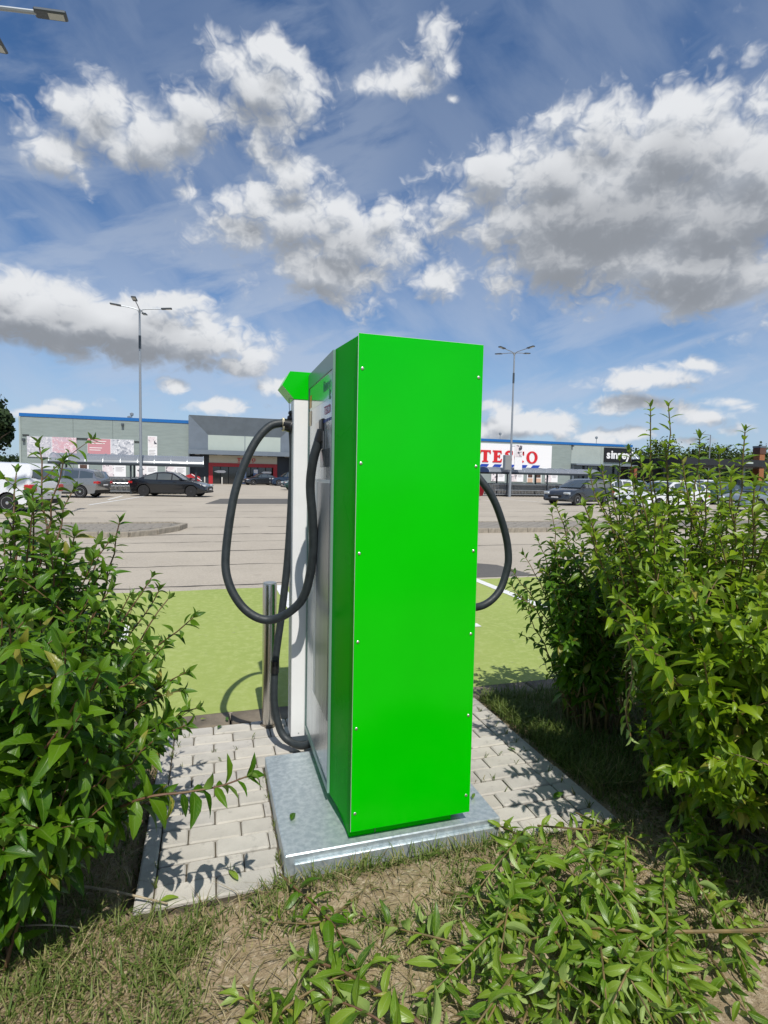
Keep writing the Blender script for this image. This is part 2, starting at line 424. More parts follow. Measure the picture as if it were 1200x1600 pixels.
M_GRNBAY = ground_mat('green_bay_coating', (.295, .355, .098), (.25, .315, .080), (.345, .40, .135), 16, bscale=70, bump=.35, patches=.6, streak=(1.9, .28, 1), chip=(.24, .25, .13))
M_LINE = mat('white_road_paint', (.74, .74, .72), .7, var=.18, vscale=14)
M_SEAM = mat('tar_seam', (.055, .052, .048), .8, var=.3, vscale=6)
M_CONC = mat('kerb_concrete', (.34, .30, .24), .88, var=.35, vscale=7, bump=.4, bscale=90)
M_FLUSH = mat('flush_kerb_concrete', (.20, .165, .12), .9, var=.45, vscale=5, bump=.4, bscale=80)
M_SAND = mat('joint_sand', (.10, .085, .06), .95, var=.3, vscale=20)
M_SLAB = mat('paver_concrete', (.50, .475, .42), .85, 0, .25, objrand=.16, var=.14, vscale=5, bump=.35, bscale=170)
M_SLAB2 = mat('paver_concrete_grey', (.48, .455, .41), .85, 0, .25, objrand=.16, var=.16, vscale=6, bump=.35, bscale=170)
M_SLAB3 = mat('paver_concrete_warm', (.52, .49, .43), .85, 0, .25, objrand=.16, var=.14, vscale=4, bump=.35, bscale=170)

g = MB(); g.box(-900, 900, 1.47, 1500, -.6, -.014); g.build('asphalt', M_ASPH)['kind'] = 'structure'
g = MB(); g.box(-900, 900, -900, 1.285, -.8, -.10); g.build('verge', mat('verge_earth', (.12, .10, .05), .95, var=.4, vscale=.4, col2=(.07, .09, .03)))['kind'] = 'structure'

# green charging bays, with slightly wandering edges
def sheet(name, x0, x1, y0, y1, z, m_, jag=.0, step=.12, kind='structure'):
    b = MB(); r = random.Random(hash(name) % 1000 if False else len(name)*7)
    n = max(2, int((x1-x0)/step)); low = []; hi = []
    for i in range(n+1):
        x = x0+(x1-x0)*i/n; low.append((x, y0+r.uniform(-jag, jag)*.3, z)); hi.append((x, y1+r.uniform(-jag, jag), z))
    for i in range(n): b.face((low[i], low[i+1], hi[i+1], hi[i]))
    o = b.build(name, m_); 
    if kind: o['kind'] = kind
    return o
sheet('green_bay', -8.0, 8.5, 1.478, 5.18, -.010, M_GRNBAY, .015)
def strip(name, pts, w, z, m_, jag=0.0, parent=None):
    b = MB(); r = random.Random(len(pts)+int(abs(pts[0][0]*13)))
    P = [Vector((p[0], p[1])) for p in pts]; L = []
    for i, p in enumerate(P):
        d = (P[min(i+1, len(P)-1)]-P[max(i-1, 0)]).normalized(); nn = Vector((-d.y, d.x))
        ww = w*(1+r.uniform(-jag, jag)); L.append(((p+nn*ww/2), (p-nn*ww/2)))
    for i in range(len(L)-1):
        b.face([(L[i][1].x, L[i][1].y, z), (L[i+1][1].x, L[i+1][1].y, z), (L[i+1][0].x, L[i+1][0].y, z), (L[i][0].x, L[i][0].y, z)])
    o = b.build(name, m_, parent)
    if not parent: o['kind'] = 'structure'
    return o
def wob(x0, y0, x1, y1, n=30, a=.02, seed=1):
    r = random.Random(seed); out = []; c = 0
    for i in range(n+1):
        t = i/n; c = c*.7+r.uniform(-a, a); out.append((x0+(x1-x0)*t, y0+(y1-y0)*t+c))
    return out
for x in (-5.05, -2.35, .37, 3.08, 5.8): strip('bay_line', [(x, 1.52), (x, 5.28)], .12, -.006, M_LINE)
# white painted plug-in car symbol on the bay left of the charger
b = MB()
def stroke(pts, w):
    P = [Vector(p) for p in pts]
    for i in range(len(P)-1):
        d = (P[i+1]-P[i]).normalized(); nn = Vector((-d.y, d.x))*w/2; e = d*w*.5
        q = [P[i]-e+nn, P[i]-e-nn, P[i+1]+e-nn, P[i+1]+e+nn]; b.face([(x.x, x.y, -.006+.0004*i) for x in q])
for off in ((-1.62, 3.5),):
    ox, oy = off; K = .8
    S_ = lambda pts, w: stroke([(ox+K*p, oy+K*q) for p, q in pts], w)
    S_([(-.55, -.45), (-.55, 0), (-.30, .12), (-.12, .42), (.35, .42), (.50, .1), (.55, -.45), (-.55, -.45)], .07)
    S_([(.25, -.62), (.25, -.9), (-.45, -.9)], .07)
    S_([(-.2, -.62), (-.36, -.62), (-.36, -.5)], .14)
b.build('bay_symbol', M_LINE)['kind'] = 'structure'
b = MB(); stroke([(1.62, 2.95), (1.96, 2.93)], .12); b.build('bay_mark', M_LINE)['kind'] = 'structure'
for i, (y, w, xa, xb) in enumerate([(5.36, .05, -14, 4.2), (7.0, .035, -16, 3.0), (8.62, .06, -20, 16), (10.05, .035, -18, 3.5), (11.52, .09, -16, 4.0), (13.42, .06, -1.0, 4.4), (16.6, .05, -12, 14), (19.5, .05, -3, 18), (23.5, .05, -8, 14)]):
    for part in range(3):
        r_ = random.Random(i*5+part); t0, t1 = (part+r_.uniform(0, .18))/3, (part+1-r_.uniform(0, .14))/3
        if i in (0, 2, 4): t0, t1 = part/3, (part+1)/3
        strip('tar_seam', wob(xa+(xb-xa)*t0, y+.006*(xb-xa)*t0, xa+(xb-xa)*t1, y+.006*(xb-xa)*t1, 40, .035, i*7+part), w*.75, -.010, M_SEAM, .6)
b = MB(); b.face([(3.05, 5.3, -.009), (4.15, 5.28, -.009), (4.05, 6.3, -.009), (3.5, 6.75, -.009), (3.0, 6.5, -.009)]); b.build('asphalt_patch', M_DARKA)['kind'] = 'structure'
b = MB(); b.face([(-.68, 24.8, -.009), (5.0, 25.2, -.009), (5.6, 31.0, -.009), (.1, 30.1, -.009)]); b.build('asphalt_patch', M_DARKA)['kind'] = 'structure'
for x in np.arange(-16, 40, 2.7):
    if -4 < x < 5.2: continue
    strip('parking_line', [(x, 28.2), (x, 33.0)], .12, -.009, M_LINE)
strip('parking_line', [(-5.2, 23.6), (-4.0, 33.0)], .13, -.008, M_LINE)

# kerb strip flush with the paving, stone by stone
kb = MB(); kb.box(-40, 40, 1.29, 1.475, -.5, -.06); ko = kb.build('kerb', M_SAND); ko['kind'] = 'structure'
k1 = MB(); k1.box(-.494, .494, -.088, .088, -.12, 0, 0, .008); kd = k1.data('kerb_stone', M_FLUSH, 30)
for i in range(-8, 10):
    o = link('kerb_stone', kd, ko, (i*1.0+.13, 1.382, -.002-rnd.random()*.004)); o.rotation_euler = (rnd.uniform(-.004, .004), 0, 0)

# paving round the charger: every block is an object
PX0, PX1, PY0, PY1 = -.725, 1.155, -.045, 1.285
pb = MB(); pb.box(PX0, PX1, PY0, PY1, -.3, -.012); pav = pb.build('paving', M_SAND); pav['kind'] = 'structure'
def block(lx, ly, mats):
    q = MB(); q.box(-lx/2+.003, lx/2-.003, -ly/2+.003, ly/2-.003, -.06, 0, 0, .0055); return q.data('paver', mats, 30)
full = [block(.2, .1, m_) for m_ in (M_SLAB, M_SLAB2, M_SLAB3)]; half = [block(.1, .1, m_) for m_ in (M_SLAB, M_SLAB2, M_SLAB3)]
rows = 13; x_in0, x_in1 = PX0+.06, PX1-.06
for r_ in range(rows):
    y = PY0+.05+r_*(PY1-PY0)/rows
    x = x_in0; first = True
    while x < x_in1-.03:
        hl = (r_ % 2 == 1 and first) or x+.2 > x_in1+.02
        L = .1 if hl else .2
        first = False
        cx = x+L/2; x += L
        a, c = cx-L/2, cx+L/2
        if -.05 < y < .77:                                   # blocks cut to fit round the foundation plate
            if a < -.237 < c: c = -.239
            elif a < .628 < c: a = .630
            elif a >= -.237 and c <= .628: continue
            if c-a < .025: continue
        cx = (a+c)/2; sx = (c-a)/L
        o = link('paver', rnd.choice(half if hl else full), pav, (cx, y, rnd.uniform(-.003, .003)))
        o.rotation_euler = (rnd.uniform(-.012, .012), rnd.uniform(-.010, .010), rnd.uniform(-.012, .012))
        s_ = (PY1-PY0)/rows/.1; o.scale = (sx, s_, 1)
eb = MB(); eb.box(-.028, .028, -.247, .247, -.15, 0, 0, .006); ed = eb.data('edging_stone', M_SLAB2, 30)
for side in (PX0+.029, PX1-.029):
    for k in range(3):
        yy = PY0+.22+k*.445
        if yy < PY1-.1: o = link('edging_stone', ed, pav, (side, yy, rnd.uniform(-.001, .004))); o.scale = (1, .89, 1)

# parking islands with raised kerb stones
M_ISLE = mat('island_blocks', (.22, .205, .18), .9, var=.25, vscale=9, bump=.4, bscale=60)
def island(outline, top_m, stone_w=.14, L=.6, h=.12):
    b = MB(); b.prism(outline, 'z', -.3, h-.035-.014); o = b.build('parking_island', top_m); o['kind'] = 'structure'
    q = MB(); q.box(-.5, .5, -.5, .5, -.3, 0, 0, .02); d = q.data('kerb_stone', M_CONC, 30)
    n = len(outline); cnt = 0
    for i in range(n):
        p, e = Vector(outline[i]), Vector(outline[(i+1) % n]); ln = (e-p).length; k = max(1, round(ln/L))
        if ln > 40: continue
        for j in range(k):
            c = p+(e-p)*((j+.5)/k); s = link('kerb_stone', d, o, (c.x, c.y, h-.014+rnd.uniform(-.006, .006)))
            s.rotation_euler = (0, 0, math.atan2((e-p).y, (e-p).x)+rnd.uniform(-.01, .01)); s.scale = (ln/k-.012, stone_w, 1)
            cnt += 1
    # blocks laid on the island top
    xs = [p[0] for p in outline]; ys = [p[1] for p in outline]
    return o
left_isle = [(-14, 11.1), (-2.15, 11.28), (-1.65, 11.75), (-1.25, 12.5), (-1.08, 13.3), (-1.35, 13.75), (-14, 13.6)]
il = island(left_isle, M_ISLE)
q = MB(); q.box(-.195, .195, -.095, .095, -.06, 0, 0, .008); bd = q.data('paver', mat('island_paver', (.27, .245, .21), .9, var=.3, vscale=8, bump=.4, bscale=60), 30)
def inside(p, poly):
    c = False; j = len(poly)-1
    for i in range(len(poly)):
        if (poly[i][1] > p[1]) != (poly[j][1] > p[1]) and p[0] < (poly[j][0]-poly[i][0])*(p[1]-poly[i][1])/(poly[j][1]-poly[i][1])+poly[i][0]: c = not c
        j = i
    return c
def pave(parent, poly, x0, x1, y0, y1, z, cap=290):
    r_ = 0; y = y0; cnt = 0
    while y < y1:
        x = x0+(.2 if r_ % 2 else 0)
        while x < x1:
            if cnt < cap and all(inside((x+dx, y+dy), poly) for dx in (-.27, .27) for dy in (-.17, .17)):
                o = link('paver', bd, parent, (x, y, z+rnd.uniform(-.004, .004))); cnt += 1
            x += .4
        y += .2; r_ += 1
pave(il, left_isle, -9.4, -1.0, 11.2, 13.7, .09)
right_isle = [(4.35, 11.6), (4.7, 11.3), (5.3, 11.25), (20, 11.35), (20, 13.4), (5.0, 13.4), (4.5, 13.0), (4.35, 12.4)]
ir = island(right_isle, M_ISLE)
pave(ir, right_isle, 4.6, 13.0, 11.4, 13.3, .09)

# bare soil with humps
def soil_h(x, y):
    h = .020*math.sin(x*2.3+y*1.1)+.014*math.sin(x*5.1-y*3.7+1)+.008*math.sin(x*11+y*9)+.005*math.sin(x*23-y*19)
    h = h*.55+.004
    if y < -.2: h += .02*min(1, (-.2-y)/.5)
    dx = max(PX0-x, x-PX1, 0); dy = max(PY0-y, y-PY1, 0); d = max(dx, dy)
    near = min(1, d/.12); h = h*near+(-.012)*(1-near)
    if -.45 < x < .85 and y < -.02: h += .026*max(0, 1-abs(y+.10)/.18)*min(1, (x+.45)/.2, (.85-x)/.2)
    if -.26 < x < .66 and y > -.02: h = min(h, -.004)
    dk = 1.285-y
    if dk < .15: h = h*max(0, dk/.15)-.012*(1-max(0, dk/.15))
    if PX0-.02 < x < PX1+.02 and y > PY0-.02: h = -.09
    return h
def soil():
    xs = np.concatenate([np.arange(-8, -2.6, .2), np.arange(-2.6, 2.8, .035), np.arange(2.8, 9, .2)]); ys = np.concatenate([np.arange(-4, -1.4, .15), np.arange(-1.4, 1.281, .035), [1.286]])
    vs = [(x, y, soil_h(x, y)) for y in ys for x in xs]; nx = len(xs)
    fs = [(j*nx+i, j*nx+i+1, (j+1)*nx+i+1, (j+1)*nx+i) for j in range(len(ys)-1) for i in range(nx-1)]
    me = bpy.data.meshes.new('soil'); me.from_pydata(vs, [], fs); me.polygons.foreach_set('use_smooth', [True]*len(fs))
    m = bpy.data.materials.new('dry_soil'); m.use_nodes = True; t = m.node_tree; b = t.nodes['Principled BSDF']
    tc = nd(t, 'ShaderNodeTexCoord').outputs['Object']
    c = mix(t, mapr(t, noise(t, tc, 3.0, 5, .65), .35, .65), (.38, .29, .185), (.25, .19, .115))
    c = mix(t, mapr(t, noise(t, tc, 38, 4, .7), .48, .7), c, (.52, .43, .31))
    c = mix(t, mapr(t, noise(t, tc, 90, 3, .7), .56, .7, 0, .7), c, (.085, .065, .04))
    c = mix(t, mapr(t, noise(t, vm(t, 'MULTIPLY', tc, (12, 70, 12)), 2, 3, .6, 1.2), .58, .66, 0, .6), c, (.48, .41, .28))
    t.links.new(c, b.inputs['Base Color']); b.inputs['Roughness'].default_value = .95; b.inputs['Specular IOR Level'].default_value = .15
    bn = nd(t, 'ShaderNodeBump'); bn.inputs['Strength'].default_value = .9; bn.inputs['Distance'].default_value = .012
    t.links.new(noise(t, tc, 55, 6, .7), bn.inputs['Height']); t.links.new(bn.outputs[0], b.inputs['Normal'])
    me.materials.append(m); o = link('soil', me); o['kind'] = 'structure'
soil()
# =====================================================================
# CHARGER
# =====================================================================
ch = thing('charging_station', 'tall bright green cabinet charging station with black cables on a galvanised plate', 'charging station', (.24, .42, 0))
OFF = -ch.location
def cpart(mb, name, mats, smooth=False, parent=None): 
    o = mb.build(name, mats, parent or ch, None if parent else OFF, smooth)
    return o
# foundation plate: folded galvanised sheet
b = MB(); b.box(-.233, .622, -.008, .724, -.012, .070, 0, .004); b.box(-.2, .61, -.022, -.0085, -.02, .043, 0, .003)
cpart(b, 'base_plate', M_GALV, 30)
# plinth with its screws
b = MB(); b.box(.010, .424, .033, .66, .0705, .112); pl = cpart(b, 'plinth', M_GREEN_SIDE)
b = MB(); b.box(.110, .113, .0315, .0328, .071, .111); cpart(b, 'plinth_seam', M_BLACK)
Z0, Z1 = .113, 1.913
# cabinet body in plan: slightly bowed sides
body = [(.013, .0035), (-.016, .255), (-.010, .865), (.497, .865), (.503, .255), (.474, .0035)]
b = MB(); b.prism(body, 'z', Z0+.002, Z1-.004)
cpart(b, 'cabinet', M_GREEN_SIDE, 25)
# near panel, a sheet with bare cut edges
b = MB(); b.box(.006, .487, -.0045, 0, Z0, Z1, 0, .0012)
pn = cpart(b, 'side_panel', [M_GREEN, M_EDGE])
me = pn.data
for p in me.polygons:
    if abs(p.normal.y) < .9: p.material_index = 1
for p in me.polygons:
    if p.normal.z < -.5: p.material_index = 0
sc_ = MB(); sc_.lathe([(.0008, -.0028), (.0040, -.0024), (.0055, -.0010), (.0058, .0012)], (0, 0, 0), 12, 0, 'y'); sdat = sc_.data('screw', M_SCREW, True)
for x in (.022, .469):
    for z in (1.792, 1.463, 1.143, .823, .503, .183):
        link('screw', sdat, pn, (x, -.0052, z))
# user side (facing -X): frame, display panel, lettering
def face_x(y):   # x of the side wall at depth y
    return -.016+(y-.255)/(.865-.255)*.006
def sheet_x(mb, y0, y1, z0, z1, out, k=0, th=.004, bev=.001):
    vs = []
    for (y, z) in ((y0, z0), (y1, z0), (y1, z1), (y0, z1)):
        vs.append((face_x(y)-out, y, z))
    for (y, z) in ((y0, z0), (y1, z0), (y1, z1), (y0, z1)):
        vs.append((face_x(y)-out+th, y, z))
    mb.mesh(vs, [(0, 1, 2, 3), (7, 6, 5, 4), (0, 4, 5, 1), (1, 5, 6, 2), (2, 6, 7, 3), (3, 7, 4, 0)], k)
b = MB()
sheet_x(b, .262, .864, Z0+.004, Z0+.03, .010, 0, .0095); sheet_x(b, .262, .864, Z1-.075, Z1-.006, .010, 0, .0095)
sheet_x(b, .262, .278, Z0+.03, Z1-.075, .010, 0, .0095); sheet_x(b, .852, .864, Z0+.03, Z1-.075, .010, 0, .0095)
cpart(b, 'door_frame', M_FRAME)
b = MB(); sheet_x(b, .279, .851, Z0+.031, Z1-.076, .006, 0, .0055); door = cpart(b, 'door', M_SILVER)
b = MB(); sheet_x(b, .285, .845, 1.73, 1.832, .0068, 0, .0006); cpart(b, 'header_reflection', mat('painted_green_reflection', (.24, .42, .28), .18, .3, coat=.5), parent=door)  # pale green band paints the hood's reflection onto the door top
b = MB(); sheet_x(b, .60, .645, .40, 1.40, .0085, 0, .0022); sheet_x(b, .31, .60, 1.385, 1.40, .0085, 0, .0022); cpart(b, 'panel_trim', M_WHITEP, parent=door)
b = MB(); sheet_x(b, .31, .598, .40, 1.383, .0078, 0, .0016); cpart(b, 'lower_panel', mat('grey_brushed_panel', (.34, .36, .38), .3, .6, bump=.04, bscale=30, aniso=(1, 1, .05)), parent=door)
b = MB(); sheet_x(b, .535, .648, 1.535, 1.652, .010, 0, .003); cpart(b, 'screen', M_GLASSD, parent=door)
b = MB(); sheet_x(b, .445, .53, 1.53, 1.605, .012, 0, .005); cpart(b, 'card_reader', M_SCREEN, parent=door)
b = MB(); sheet_x(b, .335, .53, 1.452, 1.528, .009, 0, .002); cpart(b, 'display', M_SCREEN, parent=door)
b = MB(); sheet_x(b, .78, .84, 1.74, 1.80, .0075, 0, .0005); cpart(b, 'warning_sticker', M_ORANGE, parent=door)
b = MB(); sheet_x(b, .78, .84, 1.655, 1.725, .0075, 0, .0005); cpart(b, 'notice_sticker', mat('beige_sticker', (.62, .48, .30), .45), parent=door)
def side_text(body, size, y, z, m_, name, bold=0.0, stretch=1.0):
    me = text_mesh(body, size, .0004, bold); me.materials.clear(); me.materials.append(m_)
    o = link(name, me, door)
    # text runs towards -Y, up is +Z, faces -X
    o.matrix_local = Matrix(((0, 0, -1, face_x(y)-.0082), (-stretch, 0, 0, y), (0, 1, 0, z), (0, 0, 0, 1)))
    return o
side_text('futurego', .062, .475, 1.772, M_GRNTXT, 'maker_lettering', .0012, .80)
side_text('g', .050, .345, 1.738, M_GRNTXT, 'maker_emblem', .002)
side_text('TESCO', .050, .452, 1.672, mat('faded_red_print', (.42, .10, .19), .4), 'shop_lettering', .0, .86)
b = MB()
for k in range(5): sheet_x(b, .305+k*.034, .328+k*.034, 1.640, 1.652, .0076, 0, .0005)
cpart(b, 'shop_dashes', M_BLUETXT, parent=door)
# cable arms: white column with a green pentagonal hood, one on each flank
def arm(sgn, x_off):
    f = lambda x: x_off+sgn*x
    b = MB(); xs = sorted((f(-.090), f(-.006))); b.box(xs[0], xs[1], .872, .985, .078, 1.788, 0, .003); colm = cpart(b, 'cable_column', M_WHITEP, 30)
    s = MB(); s.lathe([(.001, -.002), (.003, -.0015), (.0035, .001)], (0, 0, 0), 10, 0, 'y'); 
    o = link('screw', s.data('screw', M_SCREW, True), colm, (f(-.05), .8713, .097))
    poly = [(f(-.148), 1.853), (f(-.090), 1.788), (f(-.003), 1.788), (f(-.003), 1.921), (f(-.110), 1.921)]
    b = MB(); b.prism(poly, 'y', .869, 1.06); cpart(b, 'hood', M_GREEN, 20)
    b = MB(); b.box(min(f(-.002), f(-.0005)), max(f(-.002), f(-.0005)), .870, 1.02, .09, 1.90); cpart(b, 'column_gap', M_BLACK)
    b = MB(); b.tube([(f(-.103), .955, 1.80), (f(-.100), .955, 1.735)], .0014, 6); cpart(b, 'retractor_wire', M_BLACK)
    # holder: black ball clamp with cream collars
    hx = f(-.092); c = Vector((hx, .955, 1.665))
    b = MB(); b.lathe([(.004, .075), (.013, .070), (.015, .060), (.010, .052), (.018, .046), (.020, .034), (.012, .026), (.026, .018), (.034, .002), (.034, -.014), (.026, -.030), (.010, -.036)], c, 16)
    b.tube([c+Vector((-sgn*.045, -.004, .004)), c+Vector((sgn*.016, 0, -.002))], .031, 14)
    h = cpart(b, 'cable_clamp', M_BLACK, 40)
    for dx, rr in ((-.040, .034), (.010, .032)):
        b = MB(); p = c+Vector((sgn*dx, 0, .003)); b.tube([p-Vector((.0045, 0, 0)), p+Vector((.0045, 0, 0))], rr, 18)
        cpart(b, 'clamp_collar', M_CREAM, 40)
arm(1, 0.0); arm(-1, .487)
# left cable: out of the cabinet foot, up to the clamp, round the big loop to the socket
def cab(ctrl, name, r=.0205, n=120):
    P = curve_pts(ctrl, n); b = MB(); b.tube(P, r, 14); return cpart(b, name, M_RUBBER, True)
cab([(.02, .74, .112), (-.034, .80, .062), (-.085, .86, .055), (-.133, .90, .095), (-.162, .925, .20), (-.170, .93, .305), (-.160, .945, .48), (-.132, .95, .698), (-.105, .95, .97), (-.090, .95, 1.227), (-.080, .955, 1.50), (-.086, .955, 1.655)], 'supply_cable', .019)
b = MB(); b.tube([(-.1675, .9315, .40), (-.1640, .938, .46)], .0215, 14); cpart(b, 'cable_sleeve', M_BLACK, True)
cab([(-.125, .952, 1.678), (-.200, .945, 1.655), (-.272, .93, 1.570), (-.335, .91, 1.43), (-.380, .89, 1.27), (-.412, .86, 1.017), (-.398, .83, .895), (-.345, .80, .795), (-.275, .77, .738), (-.200, .75, .726), (-.120, .70, .775), (-.062, .65, .865), (-.037, .60, 1.045), (-.043, .57, 1.20), (-.060, .55, 1.36), (-.056, .52, 1.47), (-.036, .50, 1.56), (-.018, .49, 1.61)], 'charging_cable')
b = MB(); b.tube([(-.018, .49, 1.61), (-.030, .50, 1.565)], .026, 14); b.box(-.030, -.012, .46, .53, 1.56, 1.66, 0, .004); cpart(b, 'socket_holster', M_BLACK, 30)
# right cable
cab([(.612, .955, 1.675), (.70, .94, 1.645), (.80, .90, 1.55), (.90, .83, 1.425), (.985, .80, 1.30), (1.060, .80, 1.12), (1.085, .80, .985), (1.072, .80, .895), (1.035, .79, .812), (.975, .78, .755), (.90, .77, .728), (.80, .74, .74), (.70, .70, .80), (.60, .65, .93), (.545, .60, 1.12), (.55, .55, 1.38), (.52, .50, 1.58)], 'charging_cable')
cab([(.47, .74, .112), (.53, .82, .06), (.62, .90, .11), (.655, .93, .32), (.63, .95, .70), (.585, .955, 1.3), (.575, .955, 1.655)], 'supply_cable', .019)

# stainless bollard guarding the charger
bo = thing('bollard', 'short brushed stainless steel bollard standing beside the hanging cable loop', 'bollard', (-.163, 1.235, 0))
b = MB(); b.lathe([(.0395, -.02), (.0395, .80), (.0375, .806)], (0, 0, 0), 32); b.build('post', M_STEEL, bo, None, 30)
b = MB(); b.lathe([(.0365, .8055), (.0365, .811), (.034, .813)], (0, 0, 0), 32); b.build('cap', mat('bollard_cap', (.34, .37, .38), .4, .6), bo, None, 30)
b = MB(); b.lathe([(.055, -.004), (.055, .002), (.042, .004)], (0, 0, 0), 24); b.build('base_ring', M_FLUSH, bo, None, 30)
# =====================================================================
# SHOP BUILDING
# =====================================================================
M_WALL = mat('grey_green_cladding', (.265, .315, .30), .55, .1, var=.12, vscale=.7, bump=.12, bscale=14, aniso=(1, 1, 6))
M_WALLB = mat('pale_grey_green_cladding', (.36, .41, .385), .55, .1, var=.08, vscale=.8)
M_BLUE = mat('blue_roof_edge', (.010, .13, .40), .4, var=.1)
M_SLATE = mat('slate_grey_cladding', (.165, .200, .235), .42, .25, var=.14, vscale=.9)
M_SLATE2 = mat('blue_grey_cladding', (.19, .225, .265), .42, .25, var=.1, vscale=.9)
M_NAVY = mat('dark_navy_wall', (.022, .030, .042), .5, var=.2)
M_PALE = mat('pale_sign_panel', (.42, .48, .44), .5, var=.06, vscale=.5)
M_TAN = mat('tan_fascia', (.62, .58, .46), .55, var=.06)
M_REDF = mat('red_door_frame', (.40, .018, .025), .4)
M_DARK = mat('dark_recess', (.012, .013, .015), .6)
M_BOARD = mat('white_sign_board', (.78, .78, .79), .45)
M_LAMPG = mat('lamp_grey', (.33, .36, .39), .45, .5)
M_LAMPD = mat('lamp_dark_grey', (.07, .085, .10), .45, .3)
M_WHITE = mat('white_print', (.80, .80, .80), .5)

shop = thing('supermarket_building', 'long low grey-green supermarket with blue roof edge and angular grey entrance porch', 'building', (4, 72, 0))
SO = -shop.location
def spart(mb, name, mats, smooth=False, parent=None): return mb.build(name, mats, parent or shop, None if parent else SO, smooth)
# cladding panels, left wing
xs = [-21.0, -15.6, -11.4, -8.3, -2.86]; 
for i in range(len(xs)-1):
    b = MB(); b.box(xs[i]+.012, xs[i+1]-.012, 71.6, 71.9, 0, 7.36); spart(b, 'cladding_panel', M_WALL)
for (xa, xb, ya) in ((-21.0, -2.9, 71.91), (-2.9, 10.6, 76.0), (10.6, 63.4, 72.01)):
    b = MB(); b.box(xa, xb, ya, 110, 0, 6.7); spart(b, 'rear_hall', M_WALL)
b = MB(); b.box(-21.05, -2.85, 71.54, 72.3, 7.365, 7.74); spart(b, 'roof_edge', M_BLUE)
b = MB(); b.box(-21.08, -20.9, 71.5, 71.59, 0, 7.36); spart(b, 'downpipe', M_WALLB)
# ledges and dark returns behind the banners
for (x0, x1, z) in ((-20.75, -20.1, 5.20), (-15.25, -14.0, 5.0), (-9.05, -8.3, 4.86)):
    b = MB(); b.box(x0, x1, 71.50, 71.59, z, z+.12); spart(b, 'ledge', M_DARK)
# right wing
xr = [9.86, 16.2, 22.6, 29.0, 35.4, 48.7, 52.2, 57.6, 63.4]
for i in range(len(xr)-1):
    b = MB(); b.box(xr[i]+.012, xr[i+1]-.012, 71.6, 71.9, (3.9 if i >= 6 else 0), 6.72); spart(b, 'cladding_panel', M_WALLB if i >= 6 else M_WALL)
b = MB(); b.box(9.9, 63.45, 71.52, 72.3, 6.725, 7.08); spart(b, 'roof_edge', M_BLUE)
b = MB(); b.box(52.2, 63.4, 70.2, 71.58, 3.62, 3.86); spart(b, 'entrance_canopy', M_SLATE2)
b = MB(); b.box(52.3, 63.3, 71.95, 72.0, 0, 3.9); spart(b, 'shopfront_glass', M_GLASSD)
for x in (52.4, 55.2, 58.0, 60.8, 63.2):
    b = MB(); b.box(x-.12, x+.12, 71.2, 71.5, 0, 3.6); spart(b, 'column', M_SLATE)
b = MB(); b.box(63.0, 63.5, 70.4, 71.4, 0, 3.6); spart(b, 'brick_pier', mat('red_brick', (.30, .095, .05), .85, var=.3, vscale=9))
# entrance porch: sloped picture-frame front
X0, X1, Z_0, Z_1 = -2.86, 10.6, 4.19, 8.38; x0, x1, z0_, z1_ = -.62, 8.3, 4.22, 6.08
YF, YI = 71.0, 71.62
b = MB(); b.face([(X0, YF, Z_1), (X1, YF, Z_1), (x1, YI, z1_), (x0, YI, z1_)]); spart(b, 'porch_brow', M_SLATE)
b = MB(); b.face([(X0, YF, Z_0), (X0, YF, Z_1), (x0, YI, z1_), (x0, YI, z0_)]); spart(b, 'porch_cheek', M_SLATE2)
b = MB(); b.face([(X1, YF, Z_1), (X1, YF, Z_0), (x1, YI, z0_), (x1, YI, z1_)]); spart(b, 'porch_cheek', M_SLATE2)
b = MB(); b.box(x0, x1, YI+.003, YI+.1, z0_, z1_); spart(b, 'porch_panel', M_PALE)
b = MB(); b.box(3.80, 3.88, YI-.03, YI, z0_, z1_); spart(b, 'porch_panel_joint', M_SLATE2)
b = MB(); b.box(3.79, 3.87, YF+.0, YI, z1_+.02, Z_1+.015); 
b = MB(); b.box(X0, X1, 71.3, 80, 8.0, 8.36); spart(b, 'porch_roof', M_SLATE)
b = MB(); b.box(X0-.06, X1+.06, YF-.35, YF+.0, 3.64, 4.185); spart(b, 'porch_fascia', M_SLATE2)
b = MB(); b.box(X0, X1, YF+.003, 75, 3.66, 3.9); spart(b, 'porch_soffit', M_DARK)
b = MB(); b.box(X0-.04, X0+.10, YF+.2, 75, 0, 8.3); spart(b, 'porch_side_wall', M_SLATE2)
b = MB(); b.box(X1-.10, X1+.04, YF+.2, 75, 0, 8.3); spart(b, 'porch_side_wall', M_SLATE2)
b = MB(); b.box(X0+.1, -.5, 72.6, 72.8, 0, 3.65); spart(b, 'recess_wall', M_NAVY)
b = MB(); b.box(8.0, X1-.1, 72.6, 72.8, 0, 3.65); spart(b, 'recess_wall', M_NAVY)
b = MB(); b.box(-.5, 8.0, 72.55, 72.8, 2.66, 3.62); spart(b, 'entrance_fascia', M_TAN)
for (a, c) in ((-.55, -.05), (7.5, 8.0)):
    b = MB(); b.box(a, c, 72.45, 72.7, 0, 2.64); spart(b, 'door_jamb', M_REDF)
b = MB(); b.box(-.04, 7.49, 72.45, 72.7, 2.2, 2.64); spart(b, 'door_lintel', M_REDF)
b = MB(); b.box(-.05, 7.5, 73.4, 73.5, 0, 2.2); spart(b, 'door_glass', M_GLASSD)
for x in (.9, 1.9, 3.2, 4.7, 5.6, 6.6):
    b = MB(); b.box(x-.05, x+.05, 73.3, 73.38, 0, 2.2); spart(b, 'door_mullion', M_DARK)
